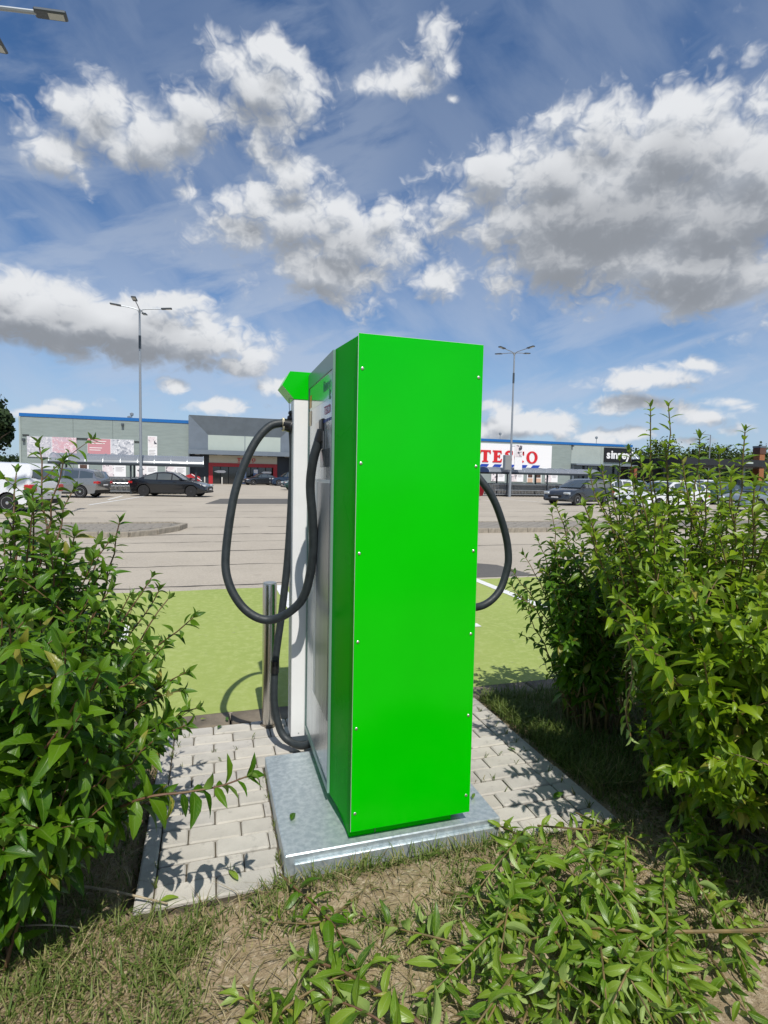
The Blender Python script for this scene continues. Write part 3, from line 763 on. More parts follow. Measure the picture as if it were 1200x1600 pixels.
for (a, c) in ((3.1, 4.1), (5.0, 5.6)):
    b = MB(); b.box(a, c, 72.9, 72.95, .1, 1.95); p = spart(b, 'door_poster', mat('blue_poster', (.035, .10, .30), .45, var=.5, vscale=3, col2=(.30, .40, .55)))
    b = MB(); b.box(a+.05, c-.05, 72.885, 72.897, 1.45, 1.9); spart(b, 'poster_caption', M_WHITE, parent=p)
for (a, c, s) in ((.05, 1.6, 1), (6.0, 7.3, -1)):
    b = MB(); m_ = (1.62); zc = 1.55
    if s > 0: b.prism([(a, zc), (a+.5, zc+.16), (c-.3, zc+.16), (c-.3, zc+.2), (c, zc), (c-.3, zc-.2), (c-.3, zc-.16), (a+.5, zc-.16)], 'y', 72.86, 72.88)
    else: b.prism([(a, zc), (a+.3, zc+.12), (c, zc+.12), (c, zc-.12), (a+.3, zc-.12)], 'y', 72.86, 72.88)
    spart(b, 'direction_arrow', M_WHITE)
for x in (-1.9, .8, 3.6, 6.4, 9.2):
    b = MB(); b.box(x-.3, x+.3, 72.0, 72.3, 3.62, 3.655); spart(b, 'ceiling_lamp', M_WHITE)
# roof clutter
for (x, h) in ((-9.6, .9), (-9.9, .5), (37.0, .9), (41.3, .6), (58.5, .7)):
    b = MB(); b.tube([(x, 74, 6.7), (x, 74, 7.7+h)], .05, 6); b.lathe([(.02, 7.7+h), (.22, 7.6+h), (.2, 7.35+h), (.05, 7.25+h)], (x, 74, 0), 8); spart(b, 'roof_vent', M_LAMPG)
for (x, z) in ((-10.3, 6.9), (52.3, 6.6), (-20.6, 4.75)):
    b = MB(); b.box(x-.14, x+.14, 71.25, 71.58, z-.18, z+.12, 0, .03); spart(b, 'flood_lamp', M_LAMPD)

# ---- lettering built from outlines ----
def ring(cx, cz, rx, rz, ix, iz, a0, a1, n=28):
    out = []; inn = []
    for i in range(n+1):
        w = R(a0+(a1-a0)*i/n); out.append((cx+rx*math.cos(w), cz+rz*math.sin(w))); inn.append((cx+ix*math.cos(w), cz+iz*math.sin(w)))
    return out, inn
GLYPH = {
 'T': [[(.02, 1), (.98, 1), (1.0, .70), (.92, .70), (.85, .86), (.66, .86), (.66, .13), (.78, .09), (.78, 0), (.22, 0), (.22, .09), (.34, .13), (.34, .86), (.15, .86), (.08, .70), (0, .70)]],
 'E': [[(0, 1), (.80, 1), (.84, .72), (.76, .72), (.68, .86), (.44, .86), (.44, .58), (.58, .58), (.62, .66), (.69, .66), (.69, .36), (.62, .36), (.58, .44), (.44, .44), (.44, .14), (.70, .14), (.80, .30), (.88, .30), (.83, 0), (0, 0), (0, .09), (.12, .13), (.12, .87), (0, .91)]],
}
def glyph(mb, ch, x, z, h, y0, y1, wf=1.0):
    def T(p): return (x+p[0]*h*wf, z+p[1]*h)
    if ch in GLYPH:
        for poly in GLYPH[ch]: mb.prism([T(p) for p in poly], 'y', y0, y1)
        return {'T': 1.0, 'E': .88}[ch]*h*wf
    def band(out, inn):
        n = len(out)
        for i in range(n-1): mb.prism([T(out[i]), T(out[i+1]), T(inn[i+1]), T(inn[i])], 'y', y0, y1)
    if ch == 'O':
        band(*ring(.54, .5, .54, .53, .27, .41, 0, 360, 36)); return 1.08*h*wf
    if ch == 'C':
        band(*ring(.54, .5, .54, .53, .27, .40, 42, 318, 28))
        mb.prism([T(p) for p in ((.80, .95), (.90, 1.0), (.93, .66), (.85, .66), (.74, .80))], 'y', y0, y1); return .98*h*wf
    if ch == 'S':
        # swept stroke with swelling middle
        P = curve_pts([(.74, .80, .11), (.62, .93, .10), (.38, .93, .12), (.20, .76, .15), (.36, .58, .17), (.56, .42, .17), (.64, .24, .15), (.42, .06, .11), (.18, .07, .10), (.08, .22, .10)], 40)
        out = []; inn = []
        for i, p in enumerate(P):
            d = P[min(i+1, len(P)-1)]-P[max(i-1, 0)]; d = Vector((d.x, d.y)).normalized(); w = p.z*.72
            out.append((p.x-d.y*w, p.y+d.x*w)); inn.append((p.x+d.y*w, p.y-d.x*w))
        band(out, inn)
        mb.prism([T(p) for p in ((.72, 1.0), (.80, 1.0), (.82, .68), (.74, .68))], 'y', y0, y1)
        mb.prism([T(p) for p in ((.02, 0), (.10, 0), (.10, .34), (0, .34))], 'y', y0, y1); return .80*h*wf
def shop_word(parent, x, z, h, yf, dep, gap, m_, off, wf=1.0, name='letter'):
    for c in 'TESCO':
        b = MB(); w = glyph(b, c, x, z, h, yf, yf+dep, wf); b.build(name, m_, parent, off, False, False); x += w+gap
    return x
M_REDSIGN = mat('red_sign_letters', (.58, .012, .02), .4)
M_BLUESIGN = mat('blue_sign_dashes', (.012, .05, .36), .4)
sg = thing('store_sign', 'huge white sign board with red block letters and blue dashes on the right wing', 'sign', (42, 71.5, 0)); GO = -sg.location
b = MB(); b.box(35.45, 48.65, 71.42, 71.58, 2.35, 6.42); b.build('board', M_BOARD, sg, GO)
shop_word(sg, 36.7, 3.72, 1.72, 71.34, .075, .30, M_REDSIGN, GO, 1.02)
for k in range(5):
    x = 36.45+k*2.12; b = MB(); b.prism([(x, 2.82), (x+.55, 3.44), (x+1.75, 3.44), (x+1.28, 2.82)], 'y', 71.36, 71.41); b.build('dash', M_BLUESIGN, sg, GO)
# small word over the doors
es = thing('entrance_sign', 'small red letters with dashes beneath on the tan band above the doors', 'sign', (3.6, 72.5, 2.8)); EO = -es.location
shop_word(es, 2.95, 2.92, .42, 72.48, .06, .07, M_REDSIGN, EO)
for k in range(5):
    x = 2.95+k*.44; b = MB(); b.prism([(x, 2.75), (x+.08, 2.82), (x+.34, 2.82), (x+.26, 2.75)], 'y', 72.50, 72.54); b.build('dash', M_REDSIGN, es, EO)
# black neighbour sign with white rounded word
s2 = thing('shop_sign', 'black rectangular sign with chunky white lower-case letters at the building end', 'sign', (60.6, 71.5, 0)); S2 = -s2.location
b = MB(); b.box(58.1, 63.2, 71.40, 71.58, 4.25, 6.5); b.build('board', mat('black_sign_board', (.008, .008, .009), .4), s2, S2)
x = 58.45
for c, w in (('s', .80), ('i', .38), ('n', .84), ('s', .80), ('e', .84), ('y', .80)):
    me = text_mesh(c, 1.75, .04, .055); me.materials.clear(); me.materials.append(M_WHITE)
    o = link('letter', me, s2); o.matrix_local = Matrix(((1, 0, 0, x-60.6), (0, 0, -1, 71.36-71.5), (0, 1, 0, 4.85), (0, 0, 0, 1))); x += w

# ---- posters and banners ----
def photo_mat(name, base, b2, b3, scale=1.6):
    m = bpy.data.materials.new(name); m.use_nodes = True; t = m.node_tree; b = t.nodes['Principled BSDF']
    tc = nd(t, 'ShaderNodeTexCoord').outputs['Object']
    n = noise(t, tc, scale, 5, .65, 1.5); n2 = noise(t, tc, scale*2.3, 3, .6, .8)
    c = mix(t, mapr(t, n, .42, .56), base, b2); c = mix(t, mapr(t, n2, .54, .62), c, b3)
    t.links.new(c, b.inputs['Base Color']); b.inputs['Roughness'].default_value = .45; return m
P_GREY = photo_mat('faded_grey_photo', (.42, .42, .48), (.52, .52, .56), (.68, .66, .68))
P_PINK = photo_mat('faded_pink_photo', (.60, .36, .40), (.55, .42, .48), (.74, .66, .68))
P_FIG = photo_mat('figure_photo', (.76, .74, .74), (.68, .60, .62), (.07, .07, .09), .9)
P_STREET = photo_mat('street_photo', (.26, .28, .33), (.55, .56, .60), (.74, .74, .76), 1.3)
M_PINK = mat('faded_pink_print', (.52, .24, .27), .5)
def poster(name, label, cat, x0, x1, z0, z1, parts, y=71.5, group=None):
    """parts: (kind, fx0, fx1, fz0, fz1, material) in fractions of the board"""
    t = thing(name, label, cat, ((x0+x1)/2, y, z0), 0, group); o_ = -t.location
    b = MB(); b.box(x0, x1, y, y+.06, z0, z1); b.build('board', M_BOARD, t, o_)
    for (kind, a, c, d, e, m_) in parts:
        b = MB(); X = x0+(x1-x0)*a; X2 = x0+(x1-x0)*c; Z = z0+(z1-z0)*d; Z2 = z0+(z1-z0)*e
        b.box(X, X2, y-.012-(.006 if kind == 'text_line' else 0), y-.002-(.006 if kind == 'text_line' else 0), Z, Z2); b.build(kind, m_, t, o_)
    return t
M_TXT = mat('grey_print', (.45, .43, .44), .5)
poster('banner', 'wide banner of a pale grey picture beside a faded pink picture', 'banner', -20.3, -15.25, 2.80, 5.14,
       [('picture', .0, .495, .0, 1, P_GREY), ('picture', .505, 1, 0, 1, P_PINK), ('text_line', .05, .28, .84, .88, M_WHITE), ('text_line', .05, .22, .74, .78, M_WHITE)])
poster('banner', 'wide banner with pink block of white text lines beside a street picture', 'banner', -14.1, -9.1, 2.75, 5.12,
       [('picture', .005, .49, .16, .99, M_PINK), ('picture', .50, .995, .16, .99, P_STREET)]+[('text_line', .04, .40-.03*i, .86-.11*i, .89-.11*i, M_WHITE) for i in range(5) if i != 2])
poster('banner', 'tall narrow white banner with a dark figure at its top', 'banner', -7.55, -6.5, 2.2, 5.66,
       [('picture', .05, .95, .60, .97, P_FIG)]+[('text_line', .1, .8-.1*(i % 2), .50-.05*i, .515-.05*i, M_TXT) for i in range(4)])
lowL = [(-12.55, -10.0, 'lower white poster with figure picture behind the silver estate car tail'), (-8.9, -6.5, 'lower white poster above the black saloon car tail'), (-5.6, -3.2, 'lower white poster with pinkish figure nearest the entrance porch')]
for (a, c, lb) in lowL:
    poster('wall_poster', lb, 'poster', a, c, .62, 2.05, [('picture', .02, .49, .02, .98, P_FIG)]+[('text_line', .56, .92-.08*(i % 2), .82-.10*i, .855-.10*i, M_TXT) for i in range(4)], group='low white posters along the shop wall')
lowR = [(38.7, 40.9, 'low white poster left end behind the right trolley shelter'), (41.8, 44.0, 'low white poster second from left behind the right trolley shelter'), (47.7, 49.9, 'low white poster behind the windscreen of the dark grey hatchback')]
for (a, c, lb) in lowR:
    poster('wall_poster', lb, 'poster', a, c, .95, 2.3, [('picture', .02, .49, .02, .98, P_FIG)]+[('text_line', .56, .92-.08*(i % 2), .82-.10*i, .855-.10*i, M_TXT) for i in range(4)], group='low white posters along the shop wall')
P_FOOD = mat('dark_food_picture', (.10, .055, .04), .5, var=.5, vscale=3)
for (a, c, z, lb) in ((44.6, 45.7, .9, 'small tan poster with dark square picture, left of a pair'), (46.0, 47.1, .9, 'small tan poster with dark square picture, right of a pair'), (-15.1, -14.0, .7, 'small tan poster with dark picture above the silver estate roof')):
    poster('wall_poster', lb, 'poster', a, c, z, z+1.35, [('picture', .1, .9, .0, .45, mat('tan_print', (.55, .36, .26), .5)), ('picture', .15, .85, .52, .98, P_FOOD)], group='small tan posters')

# door bollards
for i, (x, lb) in enumerate(((-1.0, 'white post by the left red jamb of the doors'), (1.0, 'white post in front of the left-hand doors'), (3.0, 'white post in front of the blue door poster'), (4.9, 'white post just right of the blue door poster'), (6.7, 'white post in front of the right-hand doors'))):
    b = MB(); b.lathe([(.07, 0), (.07, .86), (.05, .9)], (0, 0, 0), 10); o = b.build('guard_post', mat('pale_post', (.55, .53, .48), .5), None, (x, 69.0, -.014), True); tag(o, lb, 'bollard', 'posts before the shop doors')
# forecourt slab for the shop entrance
sheet('shop_pavement', -21, 64, 69.8, 71.55, -.004, M_CONC, 0)
# red charity stand near porch
rr = thing('red_stand', 'small red angled barrier stand left of the entrance porch', 'stand', (-2.2, 66.0, -.014)); RO = Vector((0, 0, 0))
b = MB(); b.prism([(-.9, 0), (.9, 0), (.7, .9), (-.2, 1.25), (-.9, 1.0)], 'y', -.4, .4); b.build('body', M_REDF, rr)
b = MB(); b.tube([(-.2, -.43, 1.2), (.9, -.43, .45)], .04, 6); b.build('rail', M_WHITE, rr)
# =====================================================================
# CARS
# =====================================================================
M_TYRE = mat('tyre_rubber', (.014, .014, .015), .8, bump=.1, bscale=80)
M_RIMS = mat('silver_rim', (.55, .56, .57), .3, .8)
M_RIMB = mat('black_rim', (.06, .06, .065), .3, .6)
M_CARGLASS = mat('car_glass', (.055, .068, .072), .04, 0, .9, coat=1.0)
M_HEADL = mat('headlamp_lens', (.62, .66, .68), .1, .3, coat=1)
M_TAILL = mat('tail_lamp_lens', (.42, .012, .012), .15, 0, .6, coat=1)
M_UNDER = mat('underbody_black', (.010, .010, .010), .8)
M_PLATE = mat('number_plate_white', (.7, .7, .7), .5)
def paint(name, c, metal=.3): return mat(name, c, .22, metal, .5, coat=1.0, coat_rough=.03)
CARS = {
 'saloon': dict(L=4.46, W=1.80, wb=(-1.33, 1.35), r=.325, top=[(-2.21, .62), (-2.20, .90), (-2.10, .985), (-1.70, 1.005), (-.9, .965), (.95, .93), (1.35, .89), (1.95, .76), (2.18, .62), (2.22, .48)],
     gh=[(-1.80, .99), (-1.28, 1.22), (-.75, 1.385), (-.2, 1.42), (.28, 1.37), (1.02, .93)], panes=[(-1.30, -.62), (-.55, .22), (.29, .82)]),
 'estate': dict(L=4.58, W=1.80, wb=(-1.34, 1.36), r=.32, top=[(-2.25, .60), (-2.27, .90), (-2.22, 1.02), (-1.70, 1.02), (-.9, .98), (.95, .95), (1.35, .91), (1.95, .78), (2.20, .62), (2.25, .48)],
     gh=[(-2.22, 1.0), (-1.98, 1.36), (-1.5, 1.47), (-.5, 1.52), (.25, 1.45), (1.05, .95)], panes=[(-1.95, -1.30), (-1.22, -.52), (-.45, .28), (.35, .85)]),
 'hatchback': dict(L=4.38, W=1.78, wb=(-1.30, 1.32), r=.32, top=[(-2.13, .60), (-2.17, .88), (-2.10, 1.03), (-1.60, 1.02), (-.8, .98), (.95, .94), (1.30, .90), (1.90, .78), (2.12, .62), (2.18, .46)],
     gh=[(-2.08, 1.02), (-1.80, 1.30), (-1.25, 1.44), (-.4, 1.48), (.20, 1.42), (1.12, .94)], panes=[(-1.72, -1.22), (-1.14, -.48), (-.41, .26), (.33, .90)]),
 'suv': dict(L=4.45, W=1.84, wb=(-1.32, 1.34), r=.36, top=[(-2.17, .68), (-2.21, 1.02), (-2.14, 1.12), (-1.6, 1.12), (-.8, 1.08), (.9, 1.06), (1.3, 1.03), (1.95, .94), (2.15, .78), (2.2, .55)],
     gh=[(-2.13, 1.10), (-1.92, 1.50), (-1.4, 1.62), (-.4, 1.66), (.25, 1.60), (.98, 1.07)], panes=[(-1.86, -1.25), (-1.17, -.48), (-.41, .26), (.33, .80)]),
 'van': dict(L=4.40, W=1.80, wb=(-1.36, 1.34), r=.31, top=[(-2.16, .55), (-2.19, .95), (-2.17, 1.06), (-1.6, 1.06), (-.8, 1.05), (1.05, 1.02), (1.35, .99), (1.95, .86), (2.15, .68), (2.19, .46)],
     gh=[(-2.17, 1.05), (-2.12, 1.44), (-2.0, 1.60), (-.4, 1.65), (.30, 1.59), (1.12, 1.03)], panes=[(.05, .42), (.48, .92)]),
}
CAR_MESH = {}
def car_meshes(kind):
    if kind in CAR_MESH: return CAR_MESH[kind]
    S = CARS[kind]; W = S['W']; r = S['r']; ra = r+.055; zb = .21; out = []
    xr, xf = S['top'][0][0], S['top'][-1][0]
    ol = [(xr+.03, .42), (xr+.10, zb+.04)]; arch_i = []
    for xa in S['wb']:
        a0 = math.asin((zb-r)/ra) if abs(zb-r) < ra else -.3
        n = 11
        for i in range(n):
            w = math.pi-a0-(math.pi-2*a0)*i/(n-1); arch_i.append(len(ol)); ol.append((xa+ra*math.cos(w), r+ra*math.sin(w)))
    ol += [(xf-.10, zb+.03), (xf, .32)]; nb = len(ol)
    ol += S['top'][::-1]
    N = len(ol); qs = [-1, -.965, -.86, -.5, 0, .5, .86, .965, 1]
    vs = []; fs = []; mi = []
    for q in qs:
        for i, (x, z) in enumerate(ol):
            aq = abs(q); xx = x*(1-.05*aq**4) if abs(x) > abs(S['wb'][0])+ra else x
            zz = z; yy = q*W/2
            if i >= nb: zz = z+.022*(1-q*q)
            if aq == 1:
                if i >= nb: zz = z-.022
                yy = q*(W/2-.012-.05*max(0, (z-.65)/.4)**2-.045*max(0, (.5-z)/.3))
            elif aq > .95:
                yy = q*(W/2-.03*max(0, (z-.65)/.4)**2)
            vs.append((xx, yy, zz))
    b = MB()
    for k in range(len(qs)-1):
        for i in range(N):
            j = (i+1) % N
            dark = (i in arch_i and j in arch_i) or i == 0 or (i < nb-2 and i not in arch_i) or (i in arch_i and j not in arch_i)
            fs.append((k*N+i, k*N+j, (k+1)*N+j, (k+1)*N+i)); mi.append(1 if dark and i < nb-2 else 0)
    fs.append(tuple(range(N-1, -1, -1))); mi.append(0); fs.append(tuple((len(qs)-1)*N+i for i in range(N))); mi.append(0)
    b.v = vs; b.f = fs; b.mi = mi
    D = {}; P0 = mat('paint_base', (.5, .5, .5))
    D['body'] = b.data(kind+'_body', [P0, M_UNDER], 42)
    gh = S['gh']; zb_ = min(p[1] for p in gh); zt = max(p[1] for p in gh); Wb = W/2-.055; Wt = W/2-.22
    hw = lambda z: Wb+(Wt-Wb)*max(0, (z-zb_)/(zt-zb_))
    b = MB(); qq = [-1, -.93, -.6, 0, .6, .93, 1]; N = len(gh); vs = []
    for q in qq:
        for (x, z) in gh:
            zz = z+(.02*(1-q*q) if z > zb_+.2 else 0)-(.018 if abs(q) == 1 and z > zb_+.2 else 0)-(.06 if z < zb_+.05 else 0)
            vs.append((x-(.10*q*q*(1 if x > 0 else -1) if z < zb_+.3 else .04*q*q*(1 if x > 0 else -1)), q*hw(z), zz))
    fs = []
    for k in range(len(qq)-1):
        for i in range(N-1): fs.append((k*N+i, k*N+i+1, (k+1)*N+i+1, (k+1)*N+i))
    fs += [tuple(range(N-1, -1, -1)), tuple((len(qq)-1)*N+i for i in range(N))]
    b.mesh(vs, fs); D['cabin'] = b.data(kind+'_cabin', [P0], 40)
    def roof_z(x):
        for i in range(len(gh)-1):
            if gh[i][0] <= x <= gh[i+1][0]:
                t = (x-gh[i][0])/(gh[i+1][0]-gh[i][0]); return gh[i][1]+t*(gh[i+1][1]-gh[i][1])
        return zb_
    D['panes'] = []
    for (x0, x1) in S['panes']:
        for s in (-1, 1):
            b = MB(); top = []; bot = []
            for i in range(6):
                x = x0+(x1-x0)*i/5; zt_ = min(roof_z(x)-.085, zt-.09); z0 = zb_+.035
                if zt_ < z0+.02: zt_ = z0+.02
                top.append((x, s*(hw(zt_)+.007), zt_)); bot.append((x, s*(hw(z0)+.007), z0))
            for i in range(5): b.face((bot[i], bot[i+1], top[i+1], top[i]))
            D['panes'].append(b.data('side_window', M_CARGLASS))
    for nm, (i0, i1) in (('windscreen', (-1, -2)), ('rear_window', (0, 1 if kind != 'saloon' else 2))):
        (xa, za), (xb, zb2) = gh[i0], gh[i1]; d = Vector((xb-xa, zb2-za)); nrm = Vector((d.y, -d.x)).normalized()*(.014 if nm == 'windscreen' else .014)
        if (nm == 'windscreen' and nrm.x < 0) or (nm == 'rear_window' and nrm.x > 0): nrm = -nrm
        b = MB(); rows_ = []
        for t in (.10, .5, .93):
            x = xa+d.x*t+nrm.x; z = za+d.y*t+nrm.y; h = hw(z)*.90; sg_ = 1 if nm == 'windscreen' else -1
            rows_.append([(x-(.10 if t < .4 else .05)*q*q*sg_, q*h, z+(.02*(1-q*q) if t > .4 else 0)) for q in (-1, -.5, 0, .5, 1)])
        for a in range(2):
            for j in range(4): b.face((rows_[a][j], rows_[a][j+1], rows_[a+1][j+1], rows_[a+1][j]))
        D[nm] = b.data(nm, M_CARGLASS, True)
    b = MB(); b.lathe([(r*.62, -.10), (r*.95, -.10), (r, -.07), (r, .07), (r*.95, .10), (r*.62, .10)], (0, 0, 0), 24, 0, 'y'); D['wheel'] = b.data('wheel', M_TYRE, 35)
    b = MB(); b.lathe([(r*.60, -.085), (r*.63, -.104), (r*.66, -.104), (r*.66, .104), (r*.63, .104), (r*.60, .085)], (0, 0, 0), 24, 0, 'y')
    b.lathe([(r*.6, -.06), (r*.6, .06)], (0, 0, 0), 20, 1, 'y')
    for k in range(7):
        w = 2*math.pi*k/7; c, s_ = math.cos(w), math.sin(w)
        for y in (-.10, .10):
            p = [(r*.10*c-r*.07*s_, y, r*.10*s_+r*.07*c), (r*.62*c-r*.045*s_, y*.95, r*.62*s_+r*.045*c), (r*.62*c+r*.045*s_, y*.95, r*.62*s_-r*.045*c), (r*.10*c+r*.07*s_, y, r*.10*s_-r*.07*c)]
            b.face(p if y < 0 else p[::-1])
    b.lathe([(.03, -.108), (r*.17, -.104), (r*.17, .104), (.03, .108)], (0, 0, 0), 12, 0, 'y')
    D['rim'] = b.data('rim', [M_RIMS, M_UNDER], 30)
    def blob(x0, x1, y0, y1, z0, z1, m_, nm):
        b = MB(); b.box(x0, x1, y0, y1, z0, z1, 0, .03); return b.data(nm, m_, 30)
    zl = S['top'][-3][1]-.09
    D['head'] = [blob(xf-.36, xf-.055, min(s*.50, s*.845), max(s*.50, s*.845), zl-.075, zl+.055, M_HEADL, 'headlight') for s in (-1, 1)]
    zt2 = S['top'][1][1]-.06
    tall = kind in ('van', 'suv')
    D['tail'] = [blob(xr-.005, xr+.26, min(s*.56, s*.872), max(s*.56, s*.872), zt2-(.22 if tall else .12), zt2+.035, M_TAILL, 'taillight') for s in (-1, 1)]
    D['grille'] = blob(xf-.14, xf+.012, -.46, .46, .42, .58, M_UNDER, 'grille')
    D['lower_grille'] = blob(xf-.16, xf+.005, -.62, .62, .25, .36, M_UNDER, 'lower_grille')
    D['plate_f'] = blob(xf-.05, xf+.022, -.26, .26, .40, .50, M_PLATE, 'number_plate'); D['plate_r'] = blob(xr-.018, xr+.05, -.26, .26, .62, .72, M_PLATE, 'number_plate')
    D['mirror'] = []
    xm = S['panes'][-1][1]-.05
    for s in (-1, 1):
        b = MB(); b.box(xm-.06, xm+.08, min(s*.84, s*1.02), max(s*.84, s*1.02), zb_+.03, zb_+.16, 0, .035); D['mirror'].append(b.data('mirror', P0, 30))
    D['handle'] = []
    for (x0, x1) in (S['panes'][-2:] if len(S['panes']) < 3 else S['panes'][1:3]):
        for s in (-1, 1):
            y = s*(W/2-.028); b = MB(); b.box(x0+.06, x0+.24, y-.022, y+.022, zb_-.12, zb_-.085, 0, .008); D['handle'].append(b.data('door_handle', P0, 30))
    D['sill'] = []
    for s in (-1, 1):
        b = MB(); b.box(S['wb'][0]+ra+.03, S['wb'][1]-ra-.03, min(s*.80, s*(W/2+.006)), max(s*.80, s*(W/2+.006)), .20, .29, 0, .01); D['sill'].append(b.data('sill_trim', M_UNDER))
    CAR_MESH[kind] = D; return D
def car(kind, pm, label, cat, x, y, rz, group, rim=None, name='parked_car'):
    D = car_meshes(kind); t = thing(name, label, cat, (x, y, -.014), rz, group); S = CARS[kind]
    def pt(nm, d, repaint=True, par=t, loc=None):
        o = link(nm, d, par, loc)
        if repaint and d.materials and d.materials[0] and d.materials[0].name == 'paint_base':
            o.material_slots[0].link = 'OBJECT'; o.material_slots[0].material = pm
        return o
    bd_ = pt('body', D['body']); cb_ = pt('cabin', D['cabin'])
    for p in D['panes']: pt('side_window', p, par=cb_)
    pt('windscreen', D['windscreen'], par=cb_); pt('rear_window', D['rear_window'], par=cb_)
    for xa in S['wb']:
        for s in (-1, 1):
            w = pt('wheel', D['wheel'], par=t, loc=(xa, s*(S['W']/2-.115), S['r'])); ri = pt('rim', D['rim'], par=w)
            if rim: ri.material_slots[0].link = 'OBJECT'; ri.material_slots[0].material = rim
    for nm, ds in (('headlight', D['head']), ('taillight', D['tail']), ('mirror', D['mirror']), ('door_handle', D['handle']), ('sill_trim', D['sill'])):
        for d in ds: pt(nm, d)
    for nm, k in (('grille', 'grille'), ('lower_grille', 'lower_grille'), ('number_plate', 'plate_f'), ('number_plate', 'plate_r')): pt(nm, D[k])
    return t
GC = 'cars parked on the shop car park'
PB = paint('black_paint', (.003, .003, .004), .0); PS = paint('silver_paint', (.30, .30, .30), .7); PG = paint('dark_grey_paint', (.045, .050, .058), .5)
PW = paint('white_paint', (.72, .73, .75), 0); PBL = paint('navy_paint', (.012, .030, .065), .4); PR = paint('dark_red_paint', (.22, .012, .018), .2); PY = paint('yellow_paint', (.62, .60, .02), 0)
PSB = paint('silver_blue_paint', (.32, .38, .42), .6); PGN = paint('dark_green_paint', (.02, .055, .045), .4)
car('saloon', PB, 'black saloon with black wheels facing right in front of the left trolley shelter', 'car', -2.54, 33.1, R(-16), GC, M_RIMB)
car('estate', PS, 'silver estate car seen from its tail at the left, beside a white van', 'car', -7.85, 31.2, R(165), GC)
car('van', PW, 'white small van at the left picture edge behind the shrub', 'van', -7.75, 20.45, R(160), GC, name='parked_van')
car('hatchback', PG, 'dark grey hatchback facing left by the right trolley shelter', 'car', 19.9, 25.6, R(197), GC)
car('hatchback', PW, 'white hatchback half hidden behind the dark grey hatchback', 'car', 26.9, 31.6, R(180), GC)
car('hatchback', PR, 'dark red car showing only its tail beside the charger right edge', 'car', 14.75, 32.2, R(184), GC)
car('suv', PBL, 'navy off-roader facing left just right of the shop doors', 'car', 8.6, 66.0, R(186), GC)
car('saloon', PG, 'dark car parked nose out in front of the right-hand doors', 'car', 5.6, 69.0, R(200), GC)
car('hatchback', PGN, 'dark green-grey car behind the silver one beside the cable arm', 'car', 7.9, 49.0, R(188), GC)
car('estate', PS, 'silver car nearest in the row partly hidden by the white cable column', 'car', 8.0, 42.5, R(186), GC)
car('hatchback', PW, 'white car seen low through the right shrub stems', 'car', 20.2, 19.6, R(186), GC)
car('estate', PSB, 'pale silver-blue car seen through the shrub at the right picture edge', 'car', 26.8, 19.8, R(180), GC)
car('hatchback', PGN, 'dark green car behind the pale silver-blue car', 'car', 31.0, 27.0, R(184), GC)
car('estate', PSB, 'silver car in the middle of the row seen through the right shrub', 'car', 29.2, 33.5, R(180), GC)
car('suv', PW, 'white off-roader farthest right beneath the dark fuel canopy', 'car', 44.0, 40.0, R(180), GC)
car('van', PY, 'bright yellow van parked far off in front of the fuel station', 'van', 55.0, 53.5, R(182), GC, name='parked_van')

# =====================================================================
# TROLLEY SHELTERS, LAMPS, FUEL STATION, TREES
# =====================================================================
M_ROOFP = bpy.data.materials.new('smoky_roof_sheet'); M_ROOFP.use_nodes = True
_t = M_ROOFP.node_tree; _b = _t.nodes['Principled BSDF']; _b.inputs['Base Color'].default_value = (.22, .24, .27, 1); _b.inputs['Roughness'].default_value = .18; _b.inputs['Alpha'].default_value = .80
M_POST = mat('dark_steel_post', (.05, .06, .07), .45, .5)
M_ARCH = mat('pale_steel_arch', (.45, .48, .50), .4, .6)
M_CHROME = mat('trolley_chrome', (.50, .52, .54), .3, .9)
M_BLUEP = mat('blue_end_panel', (.012, .06, .20), .4)
def trolley_mesh():
    b = MB(); r_ = .009
    B0 = [(-.42, -.20, .45), (.40, -.15, .50), (.40, .15, .50), (-.42, .20, .45)]; B1 = [(-.46, -.27, .92), (.48, -.20, .86), (.48, .20, .86), (-.46, .27, .92)]
    for Q in (B0, B1): b.tube(Q+[Q[0]], r_*1.4, 4)
    for i in range(4):
        p, q, p1, q1 = Vector(B0[i]), Vector(B0[(i+1) % 4]), Vector(B1[i]), Vector(B1[(i+1) % 4])
        for k in range(7): b.tube([p.lerp(q, k/7), p1.lerp(q1, k/7)], r_*.7, 3, cap=False)
        b.tube([p.lerp(p1, .5), q.lerp(q1, .5)], r_*.7, 3, cap=False)
    for s in (-1, 1):
        b.tube([(-.46, s*.25, .92), (-.36, s*.24, .13), (.38, s*.18, .13)], r_*1.7, 5)
        b.tube([(-.46, s*.25, .92), (-.60, s*.25, 1.0)], r_*1.7, 5)
        for x in (-.34, .36): b.lathe([(.055, -.015), (.06, 0), (.055, .015)], (x, s*(.24 if x < 0 else .18), .06), 8, 1, 'y')
    b.tube([(-.60, -.26, 1.0), (-.60, .26, 1.0)], .018, 6, 1)
    return b.data('trolley', [M_CHROME, M_UNDER])
TD = trolley_mesh()
